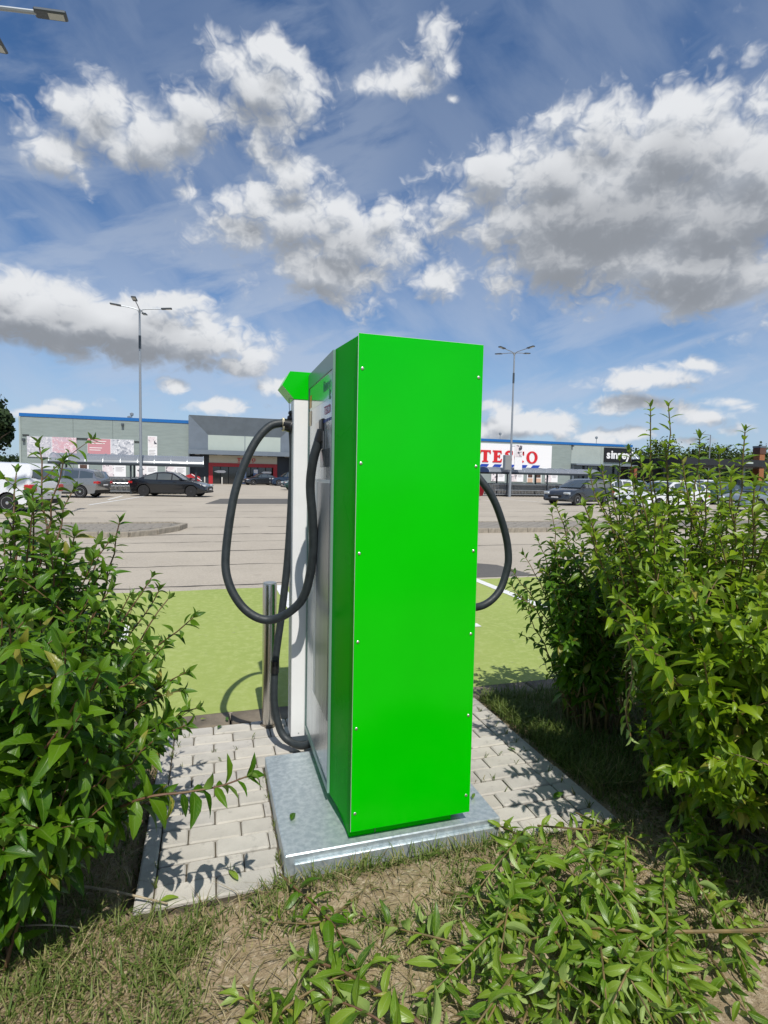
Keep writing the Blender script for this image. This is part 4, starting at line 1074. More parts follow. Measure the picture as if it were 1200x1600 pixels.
def shelter(x0, x1, y0, y1, bays, label, posts, blue_end=False):
    zl, zh = 1.84, (2.38 if x0 < 0 else 2.24)
    t = thing('trolley_shelter', label, 'shelter', ((x0+x1)/2, y0, -.014)); o_ = Vector((-(x0+x1)/2, -y0, 0))
    arc = [(y0-.25+(y1-y0+.5)*(.5-.5*math.cos(math.pi*i/10)), zl+.06+(zh-zl)*math.sin(math.pi*i/10)) for i in range(11)]
    bw = (x1-x0)/bays
    for k in range(bays):
        b = MB(); a, c = x0+k*bw+.03, x0+(k+1)*bw-.03
        for i in range(10): b.face([(a, *arc[i]), (c, *arc[i]), (c, *arc[i+1]), (a, *arc[i+1])])
        b.build('roof_sheet', M_ROOFP, t, o_, True)
    for k in range(bays+1):
        b = MB(); b.tube([(x0+k*bw, p[0], p[1]+.01) for p in arc], .028, 6); b.build('roof_arch', M_ARCH, t, o_, True)
    for y in (y0-.25, y1+.25):
        b = MB(); b.box(x0-.05, x1+.05, y-.05, y+.05, zl-.07, zl+.07); b.build('gutter', M_POST, t, o_)
    for x in posts:
        for y in (y0, y1):
            b = MB(); b.box(x-.05, x+.05, y-.05, y+.05, 0, zl-.05); b.build('post', M_POST, t, o_)
    for z in (.18, .52, .98):
        for y in (y0-.02, y1+.02):
            b = MB(); b.tube([(x0+.6, y, z), (x1-.4, y, z)], .022, 6); b.build('rail', M_LAMPG, t, o_)
    b = MB(); 
    b.box(x0+.6, x1-.4, y1+.03, y1+.05, .1, 1.05); b.build('back_panel', mat('shelter_glass_panel', (.20, .25, .29), .1, 0, .6, alpha=.55), t, o_)
    if blue_end:
        b = MB(); b.prism([(p[0], p[1]) for p in arc], 'x', x0-.04, x0-.02); b.build('end_panel', M_BLUEP, t, o_)
    n = int((x1-x0-2.2)/.30); 
    for rw, y in enumerate((y0+.45, y0+1.15)):
        for k in range(n):
            o = link('shopping_trolley', TD, None, (x0+1.2+k*.30, y, -.014)); o.rotation_euler = (0, 0, rnd.uniform(-.03, .03))
            side = 'left' if x0 < 0 else 'right'
            tag(o, 'chrome shopping trolley nested in the %s row of the %s shelter' % (('front', 'rear')[rw], side), 'trolley', 'nested trolleys, %s row of the %s shelter' % (('front', 'rear')[rw], side))
    return t
shelter(-9.5, -.85, 35.8, 37.5, 9, 'curved smoky-roofed trolley shelter behind the black saloon', (-9.0, -5.1, -1.3))
shelter(20.1, 30.2, 37.2, 38.9, 10, 'curved smoky-roofed trolley shelter with blue end before the big sign', (21.8, 25.4, 29.6), True)

def lamp_mesh_parts():
    b = MB(); b.box(0, .62, -.13, .13, -.03, .045, 0, .02); head = b.data('lamp_head', M_LAMPD, 30)
    b = MB(); b.box(.26, .56, -.09, .09, -.036, -.031); lens = b.data('lamp_lens', mat('lamp_lens', (.42, .44, .42), .2), 0)
    return head, lens
LH, LL = lamp_mesh_parts()
def lamp(label, x, y, h, arms, rz=0.0, arm_r=.032):
    t = thing('street_lamp', label, 'street lamp', (x, y, -.014), rz, 'tall four-armed car park lamps')
    b = MB(); b.tube([(0, 0, -.1), (0, 0, 1.6), (0, 0, 1.62), (0, 0, h*.5), (0, 0, h)], [.11, .11, .085, .075, .055], 12); b.build('pole', M_LAMPG, t, None, 35)
    b = MB(); b.tube([(0, 0, h*.79), (0, 0, h*.86)], .078, 12); b.build('pole_sleeve', M_LAMPD, t, None, 35)
    for k, ln in enumerate(arms):
        w = k*math.pi/2; c, s = math.cos(w), math.sin(w)
        P = curve_pts([(0, 0, h-.35), (.10*c, .10*s, h-.08), (.35*c, .35*s, h+.02), (ln*c, ln*s, h+.12)], 14)
        b = MB(); b.tube(P, arm_r, 8); b.build('arm', M_LAMPG, t, None, True)
        hd = link('lamp_head', LH, t); hd.matrix_local = Matrix.Translation((ln*c*.97, ln*s*.97, h+.11))@Matrix.Rotation(w, 4, 'Z')@Matrix.Rotation(R(-6), 4, 'Y')
        link('lamp_lens', LL, hd)
    return t
lamp('four-armed grey lamp post behind the left trolley shelter', -4.46, 35.2, 11.1, (1.25, 1.35, 1.05, 1.3), R(-4), .03)
rl = lamp('four-armed grey lamp post rising in front of the big white sign', 21.7, 36.6, 11.0, (1.2, 1.3, 1.15, 1.25), R(20), .03)
lamp('nearest lamp post with two heads reaching in at the upper left corner', -5.08, 12.2, 10.9, (1.12, 1.06, 1.2, 1.2), R(0), .045)
# flag poster and box clipped to the right-hand lamp post
fb = thing('pole_banner', 'tall white advertising banner with dark figure clipped to the right lamp post', 'banner', (22.2, 36.5, 0)); F_ = -fb.location
b = MB(); b.box(21.95, 22.62, 36.46, 36.49, 2.1, 4.05); b.build('board', M_BOARD, fb, F_)
b = MB(); b.box(22.02, 22.56, 36.44, 36.455, 3.1, 3.98); b.build('picture', P_FIG, fb, F_)
for z in (2.25, 3.9):
    b = MB(); b.tube([(21.7, 36.5, z), (22.6, 36.5, z)], .02, 6); b.build('bracket', M_LAMPG, fb, F_)
cbx = thing('control_box', 'grey metal box strapped to the right lamp post above the shelter', 'box', (21.45, 36.5, 2.0)); F_ = -cbx.location
b = MB(); b.box(21.1, 21.64, 36.4, 36.75, 2.05, 3.2, 0, .02); b.build('cabinet', M_LAMPG, cbx, F_)
b = MB(); b.box(21.14, 21.60, 36.385, 36.398, 2.1, 3.15); b.build('door', mat('box_door_grey', (.24, .25, .25), .5), cbx, F_)

# distant fuel station, tower, far lamp
fs_ = thing('fuel_station', 'low dark flat-roofed fuel station canopy far off at the right', 'fuel station', (78, 72, 0)); F_ = -fs_.location
b = MB(); b.box(66.5, 92, 64, 78, 4.0, 5.0); b.build('canopy', mat('dark_canopy', (.015, .017, .020), .5), fs_, F_)
b = MB(); b.box(83, 86.5, 63.94, 63.99, 4.35, 4.75); b.build('canopy_sign', M_WHITE, fs_, F_)
b = MB(); b.box(78, 79.5, 63.94, 63.99, 4.4, 4.65); b.build('canopy_sign', M_PALE, fs_, F_)
for x in (68, 74, 80, 86, 91):
    for y in (66, 76):
        b = MB(); b.box(x-.2, x+.2, y-.2, y+.2, 0, 4.0); b.build('column', M_SLATE, fs_, F_)
b = MB(); b.box(66.5, 74, 76.5, 77.5, 0, 4.0); b.build('kiosk', M_NAVY, fs_, F_)
sk = thing('roof_pavilion', 'small grey glazed hip roof above the dark canopy', 'building', (76, 88, 0)); F_ = -sk.location
b = MB(); b.mesh([(73, 86, 5.2), (79, 86, 5.2), (79, 91, 5.2), (73, 91, 5.2), (75, 87.8, 7.6), (77, 87.8, 7.6), (77, 89.2, 7.6), (75, 89.2, 7.6)], [(0, 1, 5, 4), (1, 2, 6, 5), (2, 3, 7, 6), (3, 0, 4, 7), (4, 5, 6, 7)]); b.build('roof', mat('glazed_roof', (.28, .32, .36), .2, .3), sk, F_)
for x in (74.2, 75.4, 76.6, 77.8):
    b = MB(); b.tube([(x, 85.95, 5.2), (75+(x-73)/3, 87.75, 7.62)], .05, 4); b.build('glazing_bar', M_ARCH, sk, F_)
b = MB(); b.box(73.1, 78.9, 86.1, 90.9, 0, 5.2); b.build('wall', M_SLATE, sk, F_)
tw = thing('brick_tower', 'slim orange brick tower with dark top at the right picture edge', 'tower', (92.5, 73.5, 0)); F_ = -tw.location
b = MB(); b.box(91.9, 93.1, 73, 74.2, 0, 6.6); b.build('shaft', mat('orange_brick', (.36, .14, .055), .85, var=.35, vscale=6), tw, F_)
b = MB(); b.box(91.8, 93.2, 72.9, 74.3, 6.6, 7.7); b.build('head', mat('dark_brick', (.11, .05, .035), .85, var=.3, vscale=6), tw, F_)
b = MB(); b.box(91.75, 93.25, 72.85, 74.35, 7.7, 8.0); b.build('cap', M_SLATE, tw, F_)
fl = thing('street_lamp', 'distant single-armed lamp post above the fuel station trees', 'street lamp', (88.2, 80, 0))
b = MB(); b.tube([(0, 0, 0), (0, 0, 10.2)], .09, 8); b.build('pole', M_LAMPG, fl)
b = MB(); b.tube([(0, 0, 10.15), (-3.4, .6, 10.4)], .06, 6); b.build('arm', M_LAMPG, fl)

M_TREE = mat('distant_foliage', (.034, .062, .016), .7, 0, .2, var=.6, vscale=.8, col2=(.075, .105, .022))
M_TREE2 = mat('distant_dark_foliage', (.014, .032, .012), .7, 0, .2, var=.5, vscale=.8, col2=(.035, .06, .018))
M_BARK = mat('bark', (.06, .045, .03), .9, var=.4, vscale=6)
def tree(label, x, y, h, w, seed, m_=M_TREE, n=1500, low=.18, leaf=.26):
    r = np.random.RandomState(seed); t = thing('tree', label, 'tree', (x, y, 0), 0, 'trees beyond the car park')
    b = MB(); b.tube([(0, 0, -.2), (.1, 0, h*.3), (-.1, .1, h*.6), (.05, 0, h*.85)], [h*.03, h*.024, h*.015, h*.005], 7)
    for k in range(6):
        a = r.uniform(0, 6.28); z = h*r.uniform(.28, .6); b.tube([(0, 0, z), (math.cos(a)*w*.2, math.sin(a)*w*.2, z+h*.1), (math.cos(a)*w*.38, math.sin(a)*w*.38, z+h*.16)], [h*.012, h*.008, h*.003], 5)
    b.build('trunk', M_BARK, t, None, True)
    lob = [(r.uniform(-.32, .32)*w, r.uniform(-.32, .32)*w, h*(low+.22+r.uniform(0, 1)*(.62-low)), w*r.uniform(.16, .30)) for _ in range(11)]+[(0, 0, h*.86, w*.16)]
    V = []; F = []
    for i in range(n):
        L = lob[r.randint(len(lob))]; d = r.normal(size=3); d /= np.linalg.norm(d); rad = L[3]*(r.uniform(.55, 1.12))
        c = np.array([L[0], L[1], L[2]])+d*rad*np.array([1, 1, .85]); nn = d+r.normal(size=3)*.6; nn /= np.linalg.norm(nn)
        u = np.cross(nn, [0, 0, 1.0]); u /= (np.linalg.norm(u)+1e-6); v = np.cross(nn, u); s = leaf*r.uniform(.5, 1.5)
        k0 = len(V)
        for j in range(5):
            q = 2*math.pi*j/5+r.uniform(-.3, .3); V.append(c+(u*math.cos(q)+v*math.sin(q))*s*r.uniform(.6, 1.2)+nn*s*r.uniform(-.2, .2))
        F.append(tuple(range(k0, k0+5)))
    me = bpy.data.meshes.new('crown'); me.from_pydata([tuple(p) for p in V], [], F); me.materials.append(m_); link('crown', me, t)
    return t
_tl = [('tall dark tree at the left picture edge beside the shop corner', -31, 84, 12.2, 10, M_TREE2), ('dark bushy tree left of the shop corner', -26.3, 80, 10.4, 7, M_TREE2)]
for i, (lb, x, y, h, w, m_) in enumerate(_tl): tree(lb, x, y, h, w, 40+i, m_, 3200)
def site_at(u, dist):
    p = at(u, 745, dist); return p.x, p.y
_tr = [(1003, 150, 9.0, 15), (1030, 138, 11.5, 15), (1052, 150, 9.5, 14), (1078, 160, 9.0, 15), (1100, 135, 10.0, 12), (1122, 150, 11.4, 15), (1142, 160, 9.0, 16), (1160, 140, 8.6, 13), (1180, 150, 9.6, 15), (1205, 150, 8.6, 16), (1235, 140, 10, 15)]
_nm = ['far tree behind the black sign end of the shop', 'tall far tree right of the shop end, left of the glazed roof', 'far tree just left of the glazed hip roof', 'low far tree directly behind the glazed hip roof', 'far tree right of the glazed hip roof', 'tallest far tree left of the distant lamp', 'far tree directly behind the distant lamp', 'low far tree right of the distant lamp', 'far tree just left of the brick tower', 'far tree right behind the brick tower', 'far tree at the outermost right beyond the tower']
for i, ((u, dd, h, w), lb) in enumerate(zip(_tr, _nm)):
    x, y = site_at(u, dd); tree(lb, x, y, h, w, 60+i, M_TREE if i % 3 else M_TREE2, 1700)
# far hedge masses closing the horizon at the right
r = np.random.RandomState(5); V = []; F = []
for i in range(9000):
    u = r.uniform(985, 1330) if i % 3 else r.uniform(-160, 40); dd = r.uniform(118, 132); x, y = site_at(u, dd); z = r.uniform(0, 4.6)**1.0*r.uniform(.5, 1); c = np.array([x, y, z]); s = r.uniform(.25, .6); k0 = len(V)
    for j in range(4):
        V.append(c+r.normal(size=3)*s*np.array([1, .6, .8]))
    F.append((k0, k0+1, k0+2, k0+3))
me = bpy.data.meshes.new('far_hedge'); me.from_pydata([tuple(p) for p in V], [], F); me.materials.append(M_TREE2); tag(link('far_hedge', me), 'dense far hedge closing the horizon behind the car park', 'hedge', None, 'stuff')
# =====================================================================
# SHRUBS, CUT BRANCHES, GRASS
# =====================================================================
ML_L = two_sided_leaf('shrub_leaf_dark', (.044, .128, .004), (.098, .198, .008), (.165, .260, .058), (.020, .072, .004))
ML_R = two_sided_leaf('shrub_leaf_light', (.105, .200, .004), (.195, .290, .008), (.240, .330, .075), (.045, .115, .004))
ML_C = two_sided_leaf('cut_leaf', (.090, .185, .008), (.200, .300, .030), (.340, .440, .150), (.036, .095, .008))
M_STEMR = mat('red_brown_stem', (.115, .050, .030), .6, var=.45, vscale=20, col2=(.16, .10, .045))
M_STEMY = mat('tan_stem', (.20, .135, .050), .6, var=.4, vscale=20, col2=(.11, .085, .035))

def leaf_geo(wide, fold, droop, twist, nx=2, wob=0.0, jag=0.0):
    T = [0, .05, .16, .30, .45, .60, .74, .87, .95, 1.0] if nx == 4 else [0, .10, .30, .50, .70, .88, 1.0]
    V = []; U = []; F = []
    for i, t in enumerate(T):
        w = wide*((math.sin(math.pi*min(1, t**.78)))**.85)*(1-.12*t) if 0 < t < 1 else .012
        if t == 1: w = .002
        if jag and 2 < i < len(T)-1: w *= 1+jag*(1 if i % 2 else -1)
        y = t-.10*droop*t*t; zc = -.32*droop*t*t+.10*t*(1-t)
        for j in range(nx+1):
            x = (j/nx*2-1); z = zc+fold*abs(x)*w*1.3+wob*math.sin(t*9+x*2)*w*.35; tw = twist*t
            px = x*w*math.cos(tw)-(z-zc)*math.sin(tw); pz = zc+x*w*math.sin(tw)+(z-zc)*math.cos(tw)
            V.append((px, y, pz)); U.append((j/nx, t))
    for i in range(len(T)-1):
        for j in range(nx): a = i*(nx+1)+j; F.append((a, a+1, a+nx+2, a+nx+1))
    return V, U, F
VARS = [(.19, .35, .5, .15), (.21, .25, .9, -.2), (.165, .5, .3, .3), (.205, .3, 1.3, .1), (.185, .45, .75, -.4), (.175, .2, .15, .2), (.185, .6, 1.1, .5)]
GEO_S = [leaf_geo(*v) for v in VARS]
def leaf_data(m_):
    out = []
    for i, v in enumerate(VARS):
        if m_ is ML_C: v = (v[0]*.80, v[1], v[2]*1.25+.2, v[3]*1.6)
        V, U, F = leaf_geo(*v, nx=4, wob=.25, jag=.05); me = bpy.data.meshes.new('leaf'); me.from_pydata(V, [], F)
        uv = me.uv_layers.new(name='UVMap'); 
        for lp in me.loops: uv.data[lp.index].uv = U[lp.vertex_index]
        me.polygons.foreach_set('use_smooth', [True]*len(F)); me.materials.append(m_); out.append(me)
    return out
LD = {m_.name: leaf_data(m_) for m_ in (ML_L, ML_R, ML_C)}
def leaf_matrix(p, d, n, L):
    d = d.normalized(); n = (n-d*n.dot(d))
    if n.length < 1e-4: n = d.orthogonal()
    n.normalize(); x = d.cross(n)
    mm = Matrix((x*L, d*L, n*L)).transposed().to_4x4(); mm.translation = p; return mm
def bake_leaves(name, mats_, m_, parent, off, r):
    Vs = []; Us = []; Fs = []; Tn = []; base = 0
    for M in mats_:
        V, U, F = GEO_S[r.randrange(len(GEO_S))]
        A = np.array(V); M3 = np.array(M.to_3x3()); tr = np.array(M.translation)+np.array(off)
        Vs.append(A@M3.T+tr); Us += U; Tn += [r.random()]*len(V)
        Fs.append(np.array(F)+base); base += len(V)
    if not Vs: return
    Vs = np.concatenate(Vs); Fs = np.concatenate(Fs)
    me = bpy.data.meshes.new(name); me.from_pydata(Vs.tolist(), [], Fs.tolist())
    uv = me.uv_layers.new(name='UVMap'); li = np.empty(len(me.loops), dtype=np.int32); me.loops.foreach_get('vertex_index', li)
    uv.data.foreach_set('uv', np.array(Us, dtype=np.float32)[li].ravel())
    at_ = me.attributes.new('tint', 'FLOAT', 'POINT'); at_.data.foreach_set('value', np.array(Tn, dtype=np.float32))
    me.polygons.foreach_set('use_smooth', [True]*len(me.polygons)); me.materials.append(m_)
    o = link(name, me, parent); o['kind'] = 'stuff'; return o
def screen(p):
    q = p-EYE; f = q.dot(C_F)
    return (600+FPX*q.dot(C_R)/f, 800-FPX*q.dot(C_U)/f, f) if f > .05 else (-9e3, -9e3, .01)
def leafy(P, L0, sp, r, droop, start=.25, tipshrink=.62, flat=False, wild=.35):
    """opposite leaves in crossed pairs along a stem P; returns matrices"""
    out = []; seg = [(P[i+1]-P[i]).length for i in range(len(P)-1)]; tot = sum(seg); s = tot*start; k = r.randrange(2); ref = None
    ph = r.uniform(0, 6.28)
    while s < tot:
        acc = 0
        for i, l in enumerate(seg):
            if acc+l >= s: break
            acc += l
        p = P[i].lerp(P[i+1], (s-acc)/max(l, 1e-6)); T = (P[min(i+2, len(P)-1)]-P[max(i-1, 0)]).normalized()
        t = s/tot; a = T.cross(Vector((0, 0, 1)))
        if a.length < .05: a = Vector((math.cos(ph), math.sin(ph), 0))
        a.normalize(); b = T.cross(a)
        ang = (k % 2)*math.pi/2+ph+r.uniform(-.35, .35)
        if flat: ang = r.uniform(-.5, .5)
        for sg_ in (0, math.pi):
            if r.random() < .07: continue
            S = a*math.cos(ang+sg_)+b*math.sin(ang+sg_)
            d = S*.85+T*(.40+.5*max(0, t-.8)*4)+Vector((0, 0, -droop*r.uniform(.4, 1.3)))+Vector((r.gauss(0, 1), r.gauss(0, 1), r.gauss(0, 1)))*wild*.45
            n = Vector((0, 0, 1))*.85+T*.35+Vector((r.gauss(0, 1), r.gauss(0, 1), r.gauss(0, 1)))*wild
            sz = L0*r.choice((r.uniform(.5, .8), r.uniform(.75, 1.05), r.uniform(.85, 1.2)))*(1 if t < .7 else 1-(1-tipshrink)*(t-.7)/.3)*(.8 if t < start+.12 else 1)
            out.append(leaf_matrix(p+S*.002, d, n, sz))
        s += sp*r.uniform(.8, 1.2)*(1 if t < .8 else .72); k += 1
    T = (P[-1]-P[-2]).normalized()
    for q in range(3):
        w = q*2.1+ph; a = T.orthogonal().normalized(); b = T.cross(a)
        out.append(leaf_matrix(P[-1], T+(a*math.cos(w)+b*math.sin(w))*.45, (a*math.cos(w)+b*math.sin(w))*-1+T*.5, L0*tipshrink*r.uniform(.7, 1.0)))
    return out
def bez(a, b, c, n=14):
    return [a*(1-t)**2+b*2*t*(1-t)+c*t*t for t in (i/n for i in range(n+1))]
def shrub(label, base, spread, tips, seed, m_, m_stem, L0=.085, sp=.036, droop=.35, upright=.3, start=.3, twigs=2, keep=lambda p: True):
    r = random.Random(seed); t = thing('shrub', label, 'shrub', base); o_ = -Vector(base)
    mats_ = []; base = Vector(base)
    for tip in tips:
        lk = 1.0
        if len(tip) == 2: tip, lk = tip
        b0 = base+Vector((r.uniform(-1, 1)*spread[0], r.uniform(-1, 1)*spread[1], 0)); b0.z = -.02
        q = tip-b0; mid = b0+Vector((q.x*(.5-upright*.5+.1), q.y*(.5-upright*.5+.1), q.z*(.55+.15*(1-upright))))
        if upright > .6: mid = b0.lerp(tip, .5); mid.x = b0.x*.3+tip.x*.7; mid.y = b0.y*.3+tip.y*.7
        P = bez(b0, mid, tip); ln = sum((P[i+1]-P[i]).length for i in range(len(P)-1))
        for i in range(2, len(P)): P[i] = P[i]+Vector((r.gauss(0, 1), r.gauss(0, 1), r.gauss(0, 1)))*.006
        b = MB(); b.tube([p+o_ for p in P], [.0062*(1-.72*i/(len(P)-1))*min(1.4, .6+ln*.5) for i in range(len(P))], 6); b.build('stem', m_stem, t, None, True, False)
        new = leafy(P, L0*lk, sp, r, droop, start)
        for k in range(twigs):
            i = r.randrange(int(len(P)*.35), len(P)-2); T = (P[i+1]-P[i]).normalized(); S = Vector((r.gauss(0, 1), r.gauss(0, 1), .35)).normalized()
            e = P[i]+(S*.75+T*.5).normalized()*r.uniform(.10, .26); Q = bez(P[i], P[i].lerp(e, .5)+Vector((0, 0, .02)), e, 6)
            b = MB(); b.tube([p+o_ for p in Q], [.0026*(1-.6*j/6) for j in range(7)], 5); b.build('twig', m_stem, t, None, True, False)
            new += leafy(Q, L0*.85*lk, sp*.9, r, droop, .25)
        mats_ += [M for M in new if keep(M.translation) and M.translation.z > -.0 and (M.translation-EYE).length > .75]
    def key(M):
        u, v, f = screen(M.translation); vis = -60 < u < 1260 and -60 < v < 1660
        return -(M.to_scale().x/f)*(1 if vis else .02)*(1.6 if f < FRONT(u, v) else 1)
    FRONT = lambda u, v: 0
    mats_.sort(key=key)
    for M in mats_[:300]:
        o = link('leaf', r.choice(LD[m_.name]), t); M2 = M.copy(); M2.translation = M.translation+o_; o.matrix_local = M2
    bake_leaves('foliage', mats_[300:], m_, t, o_, r)
    return t, len(mats_)
def sample(poly, n, dfun, seed):
    r = random.Random(seed); out = []; us = [p[0] for p in poly]; vs = [p[1] for p in poly]
    while len(out) < n:
        u, v = r.uniform(min(us), max(us)), r.uniform(min(vs), max(vs))
        if inside((u, v), poly):
            p = at(u, v, dfun(u, v, r))
            if p.z > .08: out.append(p)
    return out
off_path = lambda p: not (PX0-.0 < p.x < PX1 and PY0 < p.y < PY1 and p.z < .10)
# left shrubs
tipsL = [(at(u, v, d), .74) for (u, v, d) in [(98, 722, 2.15), (62, 690, 2.3), (48, 775, 1.9), (22, 740, 2.2), (112, 768, 2.2), (186, 816, 2.25), (168, 846, 2.2), (150, 872, 2.1), (238, 905, 2.2), (262, 938, 2.15), (302, 968, 2.1), (258, 1010, 2.05), (288, 1048, 2.0), (306, 1108, 2.05), (292, 1132, 2.0), (252, 925, 2.3), (205, 930, 2.2)]]
polyL = [(-60, 775), (40, 785), (110, 790), (170, 840), (215, 940), (270, 1000), (265, 1080), (265, 1130), (230, 1180), (-60, 1180)]
tL = tipsL+sample(polyL, 64, lambda u, v, r: r.uniform(1.75, 2.45), 1)
s1, n1 = shrub('tall dark green shrub at the left with long shoots rising before the white van', (-1.16, .42, 0), (.16, .22), tL, 21, ML_L, M_STEMR, .116, .041, .35, .25, .22, 2, off_path)
polyL2 = [(-80, 960), (60, 960), (190, 1040), (255, 1120), (250, 1190), (215, 1270), (190, 1320), (90, 1330), (-80, 1330)]
tL2 = sample(polyL2, 62, lambda u, v, r: r.uniform(1.35, 1.85), 2)
s2_, n2 = shrub('broad-leaved low shrub in the left foreground beside the paving', (-1.16, -.02, 0), (.13, .16), tL2, 22, ML_L, M_STEMR, .124, .041, .5, .1, .2, 2, off_path)
# the single branch reaching out over the paving
brn = at(386, 1213, 1.66); br = [Vector((-1.05, .0, .12)), Vector((-.90, .06, .24)), at(215, 1250, 1.62), at(290, 1238, 1.64), at(345, 1228, 1.65), brn]
rr_ = random.Random(5); P = curve_pts(br, 24); b = MB(); b.tube([p-Vector(s2_.location) for p in P], [.005*(1-.6*i/len(P)) for i in range(len(P))], 6); b.build('stem', M_STEMR, s2_, None, True)
for M in leafy(P, .112, .045, rr_, .55, .3, .6):
    o = link('leaf', rr_.choice(LD[ML_L.name]), s2_); M.translation = M.translation-Vector(s2_.location); o.matrix_local = M
# right shrubs
tipsR1 = [(at(u, v, d), .8) for (u, v, d) in [(795, 885, 3.35), (818, 868, 3.3), (800, 915, 3.2), (812, 935, 3.2), (862, 800, 3.3), (838, 842, 3.3), (880, 812, 3.4), (868, 1000, 3.2), (850, 1040, 3.3)]]
polyR1 = [(820, 900), (860, 850), (930, 830), (1010, 850), (1010, 990), (960, 1040), (890, 1040), (850, 970)]
tR1 = tipsR1+sample(polyR1, 74, lambda u, v, r: r.uniform(2.85, 3.6), 3)
shrub('dark rounded shrub behind the paving corner with leaves over the green bay', (1.62, .72, 0), (.14, .16), tR1, 23, ML_L, M_STEMY, .108, .037, .45, .3, .30, 2, off_path)
tipsR2 = [(at(u, v, d), .9) for (u, v, d) in [(1010, 638, 2.6), (1046, 634, 2.55), (1092, 684, 2.5), (1162, 676, 2.4), (1040, 700, 2.6), (985, 705, 2.7), (1000, 715, 2.8), (1120, 705, 2.6), (1195, 735, 2.4), (918, 742, 2.8), (940, 735, 2.9), (965, 720, 2.8), (1070, 720, 2.4), (870, 795, 3.0), (1140, 740, 2.3), (955, 755, 2.6), (1185, 760, 2.2), (1105, 745, 2.3), (1015, 745, 2.4)]]
polyR2 = [(905, 790), (960, 760), (1040, 735), (1260, 740), (1260, 960), (1130, 960), (1020, 950), (930, 880)]
tR2 = tipsR2+sample(polyR2, 90, lambda u, v, r: r.uniform(2.05, 3.0), 4)
shrub('big light green shrub of upright shoots filling the right picture edge', (1.95, .10, 0), (.38, .34), tR2, 24, ML_R, M_STEMY, .098, .040, .30, .75, .28, 2, off_path)
polyR3 = [(960, 930), (1060, 900), (1260, 880), (1260, 1190), (1190, 1150), (1090, 1080), (1000, 1020)]
tR3 = sample(polyR3, 82, lambda u, v, r: r.uniform(1.75, 2.4), 6)+sample([(1040, 1080), (1260, 1180), (1260, 1290), (1140, 1270), (1030, 1190)], 16, lambda u, v, r: r.uniform(1.85, 2.2), 9)
shrub('yellow-green leafy shrub low in the right foreground over dark soil', (1.72, -.12, 0), (.20, .18), tR3, 25, ML_R, M_STEMY, .104, .040, .5, .3, .38, 2, off_path)
polyR5 = [(1235, 1120), (1480, 1080), (1480, 1340), (1235, 1360)]  # shrub added mostly out of view, kept low to shade the nearby ground
shrub('added light green shrub mostly outside the frame, shading the lower right ground', (1.80, -.72, 0), (.20, .16), sample(polyR5, 46, lambda u, v, r: r.uniform(1.5, 2.0), 7), 27, ML_R, M_STEMY, .10, .040, .4, .4, .25, 1, off_path)
tR4 = [at(u, v, d) for (u, v, d) in [(1120, 1375, 1.92), (1010, 1140, 2.15), (1060, 1190, 2.1), (1085, 1290, 2.0), (1140, 1330, 1.95), (1000, 1020, 2.25), (1030, 1210, 2.12), (1100, 1230, 2.0)]]
shrub('thin sparse shoots in front of the right shrub with small pale leaves', (1.42, -.05, 0), (.10, .10), tR4, 26, ML_R, M_STEMY, .082, .044, .6, .4, .3, 2, off_path)
# drooping broken shoot hanging on the right shrub
hs = thing('broken_shoot', 'limp pale broken shoot hanging down in front of the right shrub', 'branch', at(976, 985, 2.1)); H0 = -Vector(hs.location)
P = curve_pts([at(976, 980, 2.1), at(985, 1020, 2.06), at(988, 1060, 2.05), at(978, 1110, 2.05), at(985, 1150, 2.05)], 20)
b = MB(); b.tube([p+H0 for p in P], .003, 5); b.build('stem', M_STEMY, hs, None, True)
for M in leafy(P, .062, .034, rr_, 1.2, .15, .8, wild=.5):
    M.translation = M.translation+H0; o = link('leaf', rr_.choice(LD[ML_C.name]), hs); o.matrix_local = M

# ---- cut branches lying on the ground ----
def cut(ctrl, label, seed, L0=.10, sp=.045, m_=ML_C, start=.12, stem=M_STEMY, group='cut shrub branches on the ground', wild=.55, droop=.12, rad=.0042):
    r = random.Random(seed); pts = [ground(u, v, z) for (u, v, z) in ctrl]; t = thing('cut_branch', label, 'branch', (pts[0].x, pts[0].y, 0), 0, group); o_ = -Vector(t.location)
    P = curve_pts(pts, 24); b = MB(); b.tube([p+o_ for p in P], [rad*(1-.6*i/len(P)) for i in range(len(P))], 6); b.build('stem', stem, t, None, True)
    for M in leafy(P, L0, sp, r, droop, start, .6, wild=wild):
        p = M.translation; zz = soil_h(p.x, p.y)
        d = M.to_3x3()@Vector((0, 1, 0)); tipz = p.z+d.z
        if p.z < zz+.008: M.translation.z = zz+.010
        if tipz < zz+.006:   # keep the blade above the ground
            L = M.to_scale().y; dn = Vector((d.x, d.y, max(-.9*(M.translation.z-zz-.004), -.3*L))); n = M.to_3x3()@Vector((0, 0, 1)); M = leaf_matrix(M.translation, dn, n if abs(n.z) > .2*L else Vector((0, 0, 1)), L)
        M.translation = M.translation+o_; o = link('leaf', r.choice(LD[m_.name]), t); o.matrix_local = M
cut([(438, 1366, .03), (480, 1405, .06), (525, 1450, .05), (545, 1500, .04)], 'glossy dark leaved cut sprig lying just before the plate corner', 1, .088, .040, ML_L, .1, M_STEMR)
cut([(700, 1640, .05), (620, 1570, .07), (540, 1520, .06), (470, 1495, .04)], 'large-leaved cut branch with red-brown stem at the bottom centre', 2, .112, .038, ML_C, .05, M_STEMR, rad=.007)
cut([(400, 1640, .04), (440, 1580, .06), (520, 1530, .06), (600, 1500, .04)], 'cut branch with narrow pale leaves at the bottom left of the heap', 3, .108, .036, ML_C, .05)
cut([(380, 1540, .02), (440, 1590, .05), (520, 1640, .06)], 'cut branch crossing the bottom edge left of centre', 4, .10, .038)
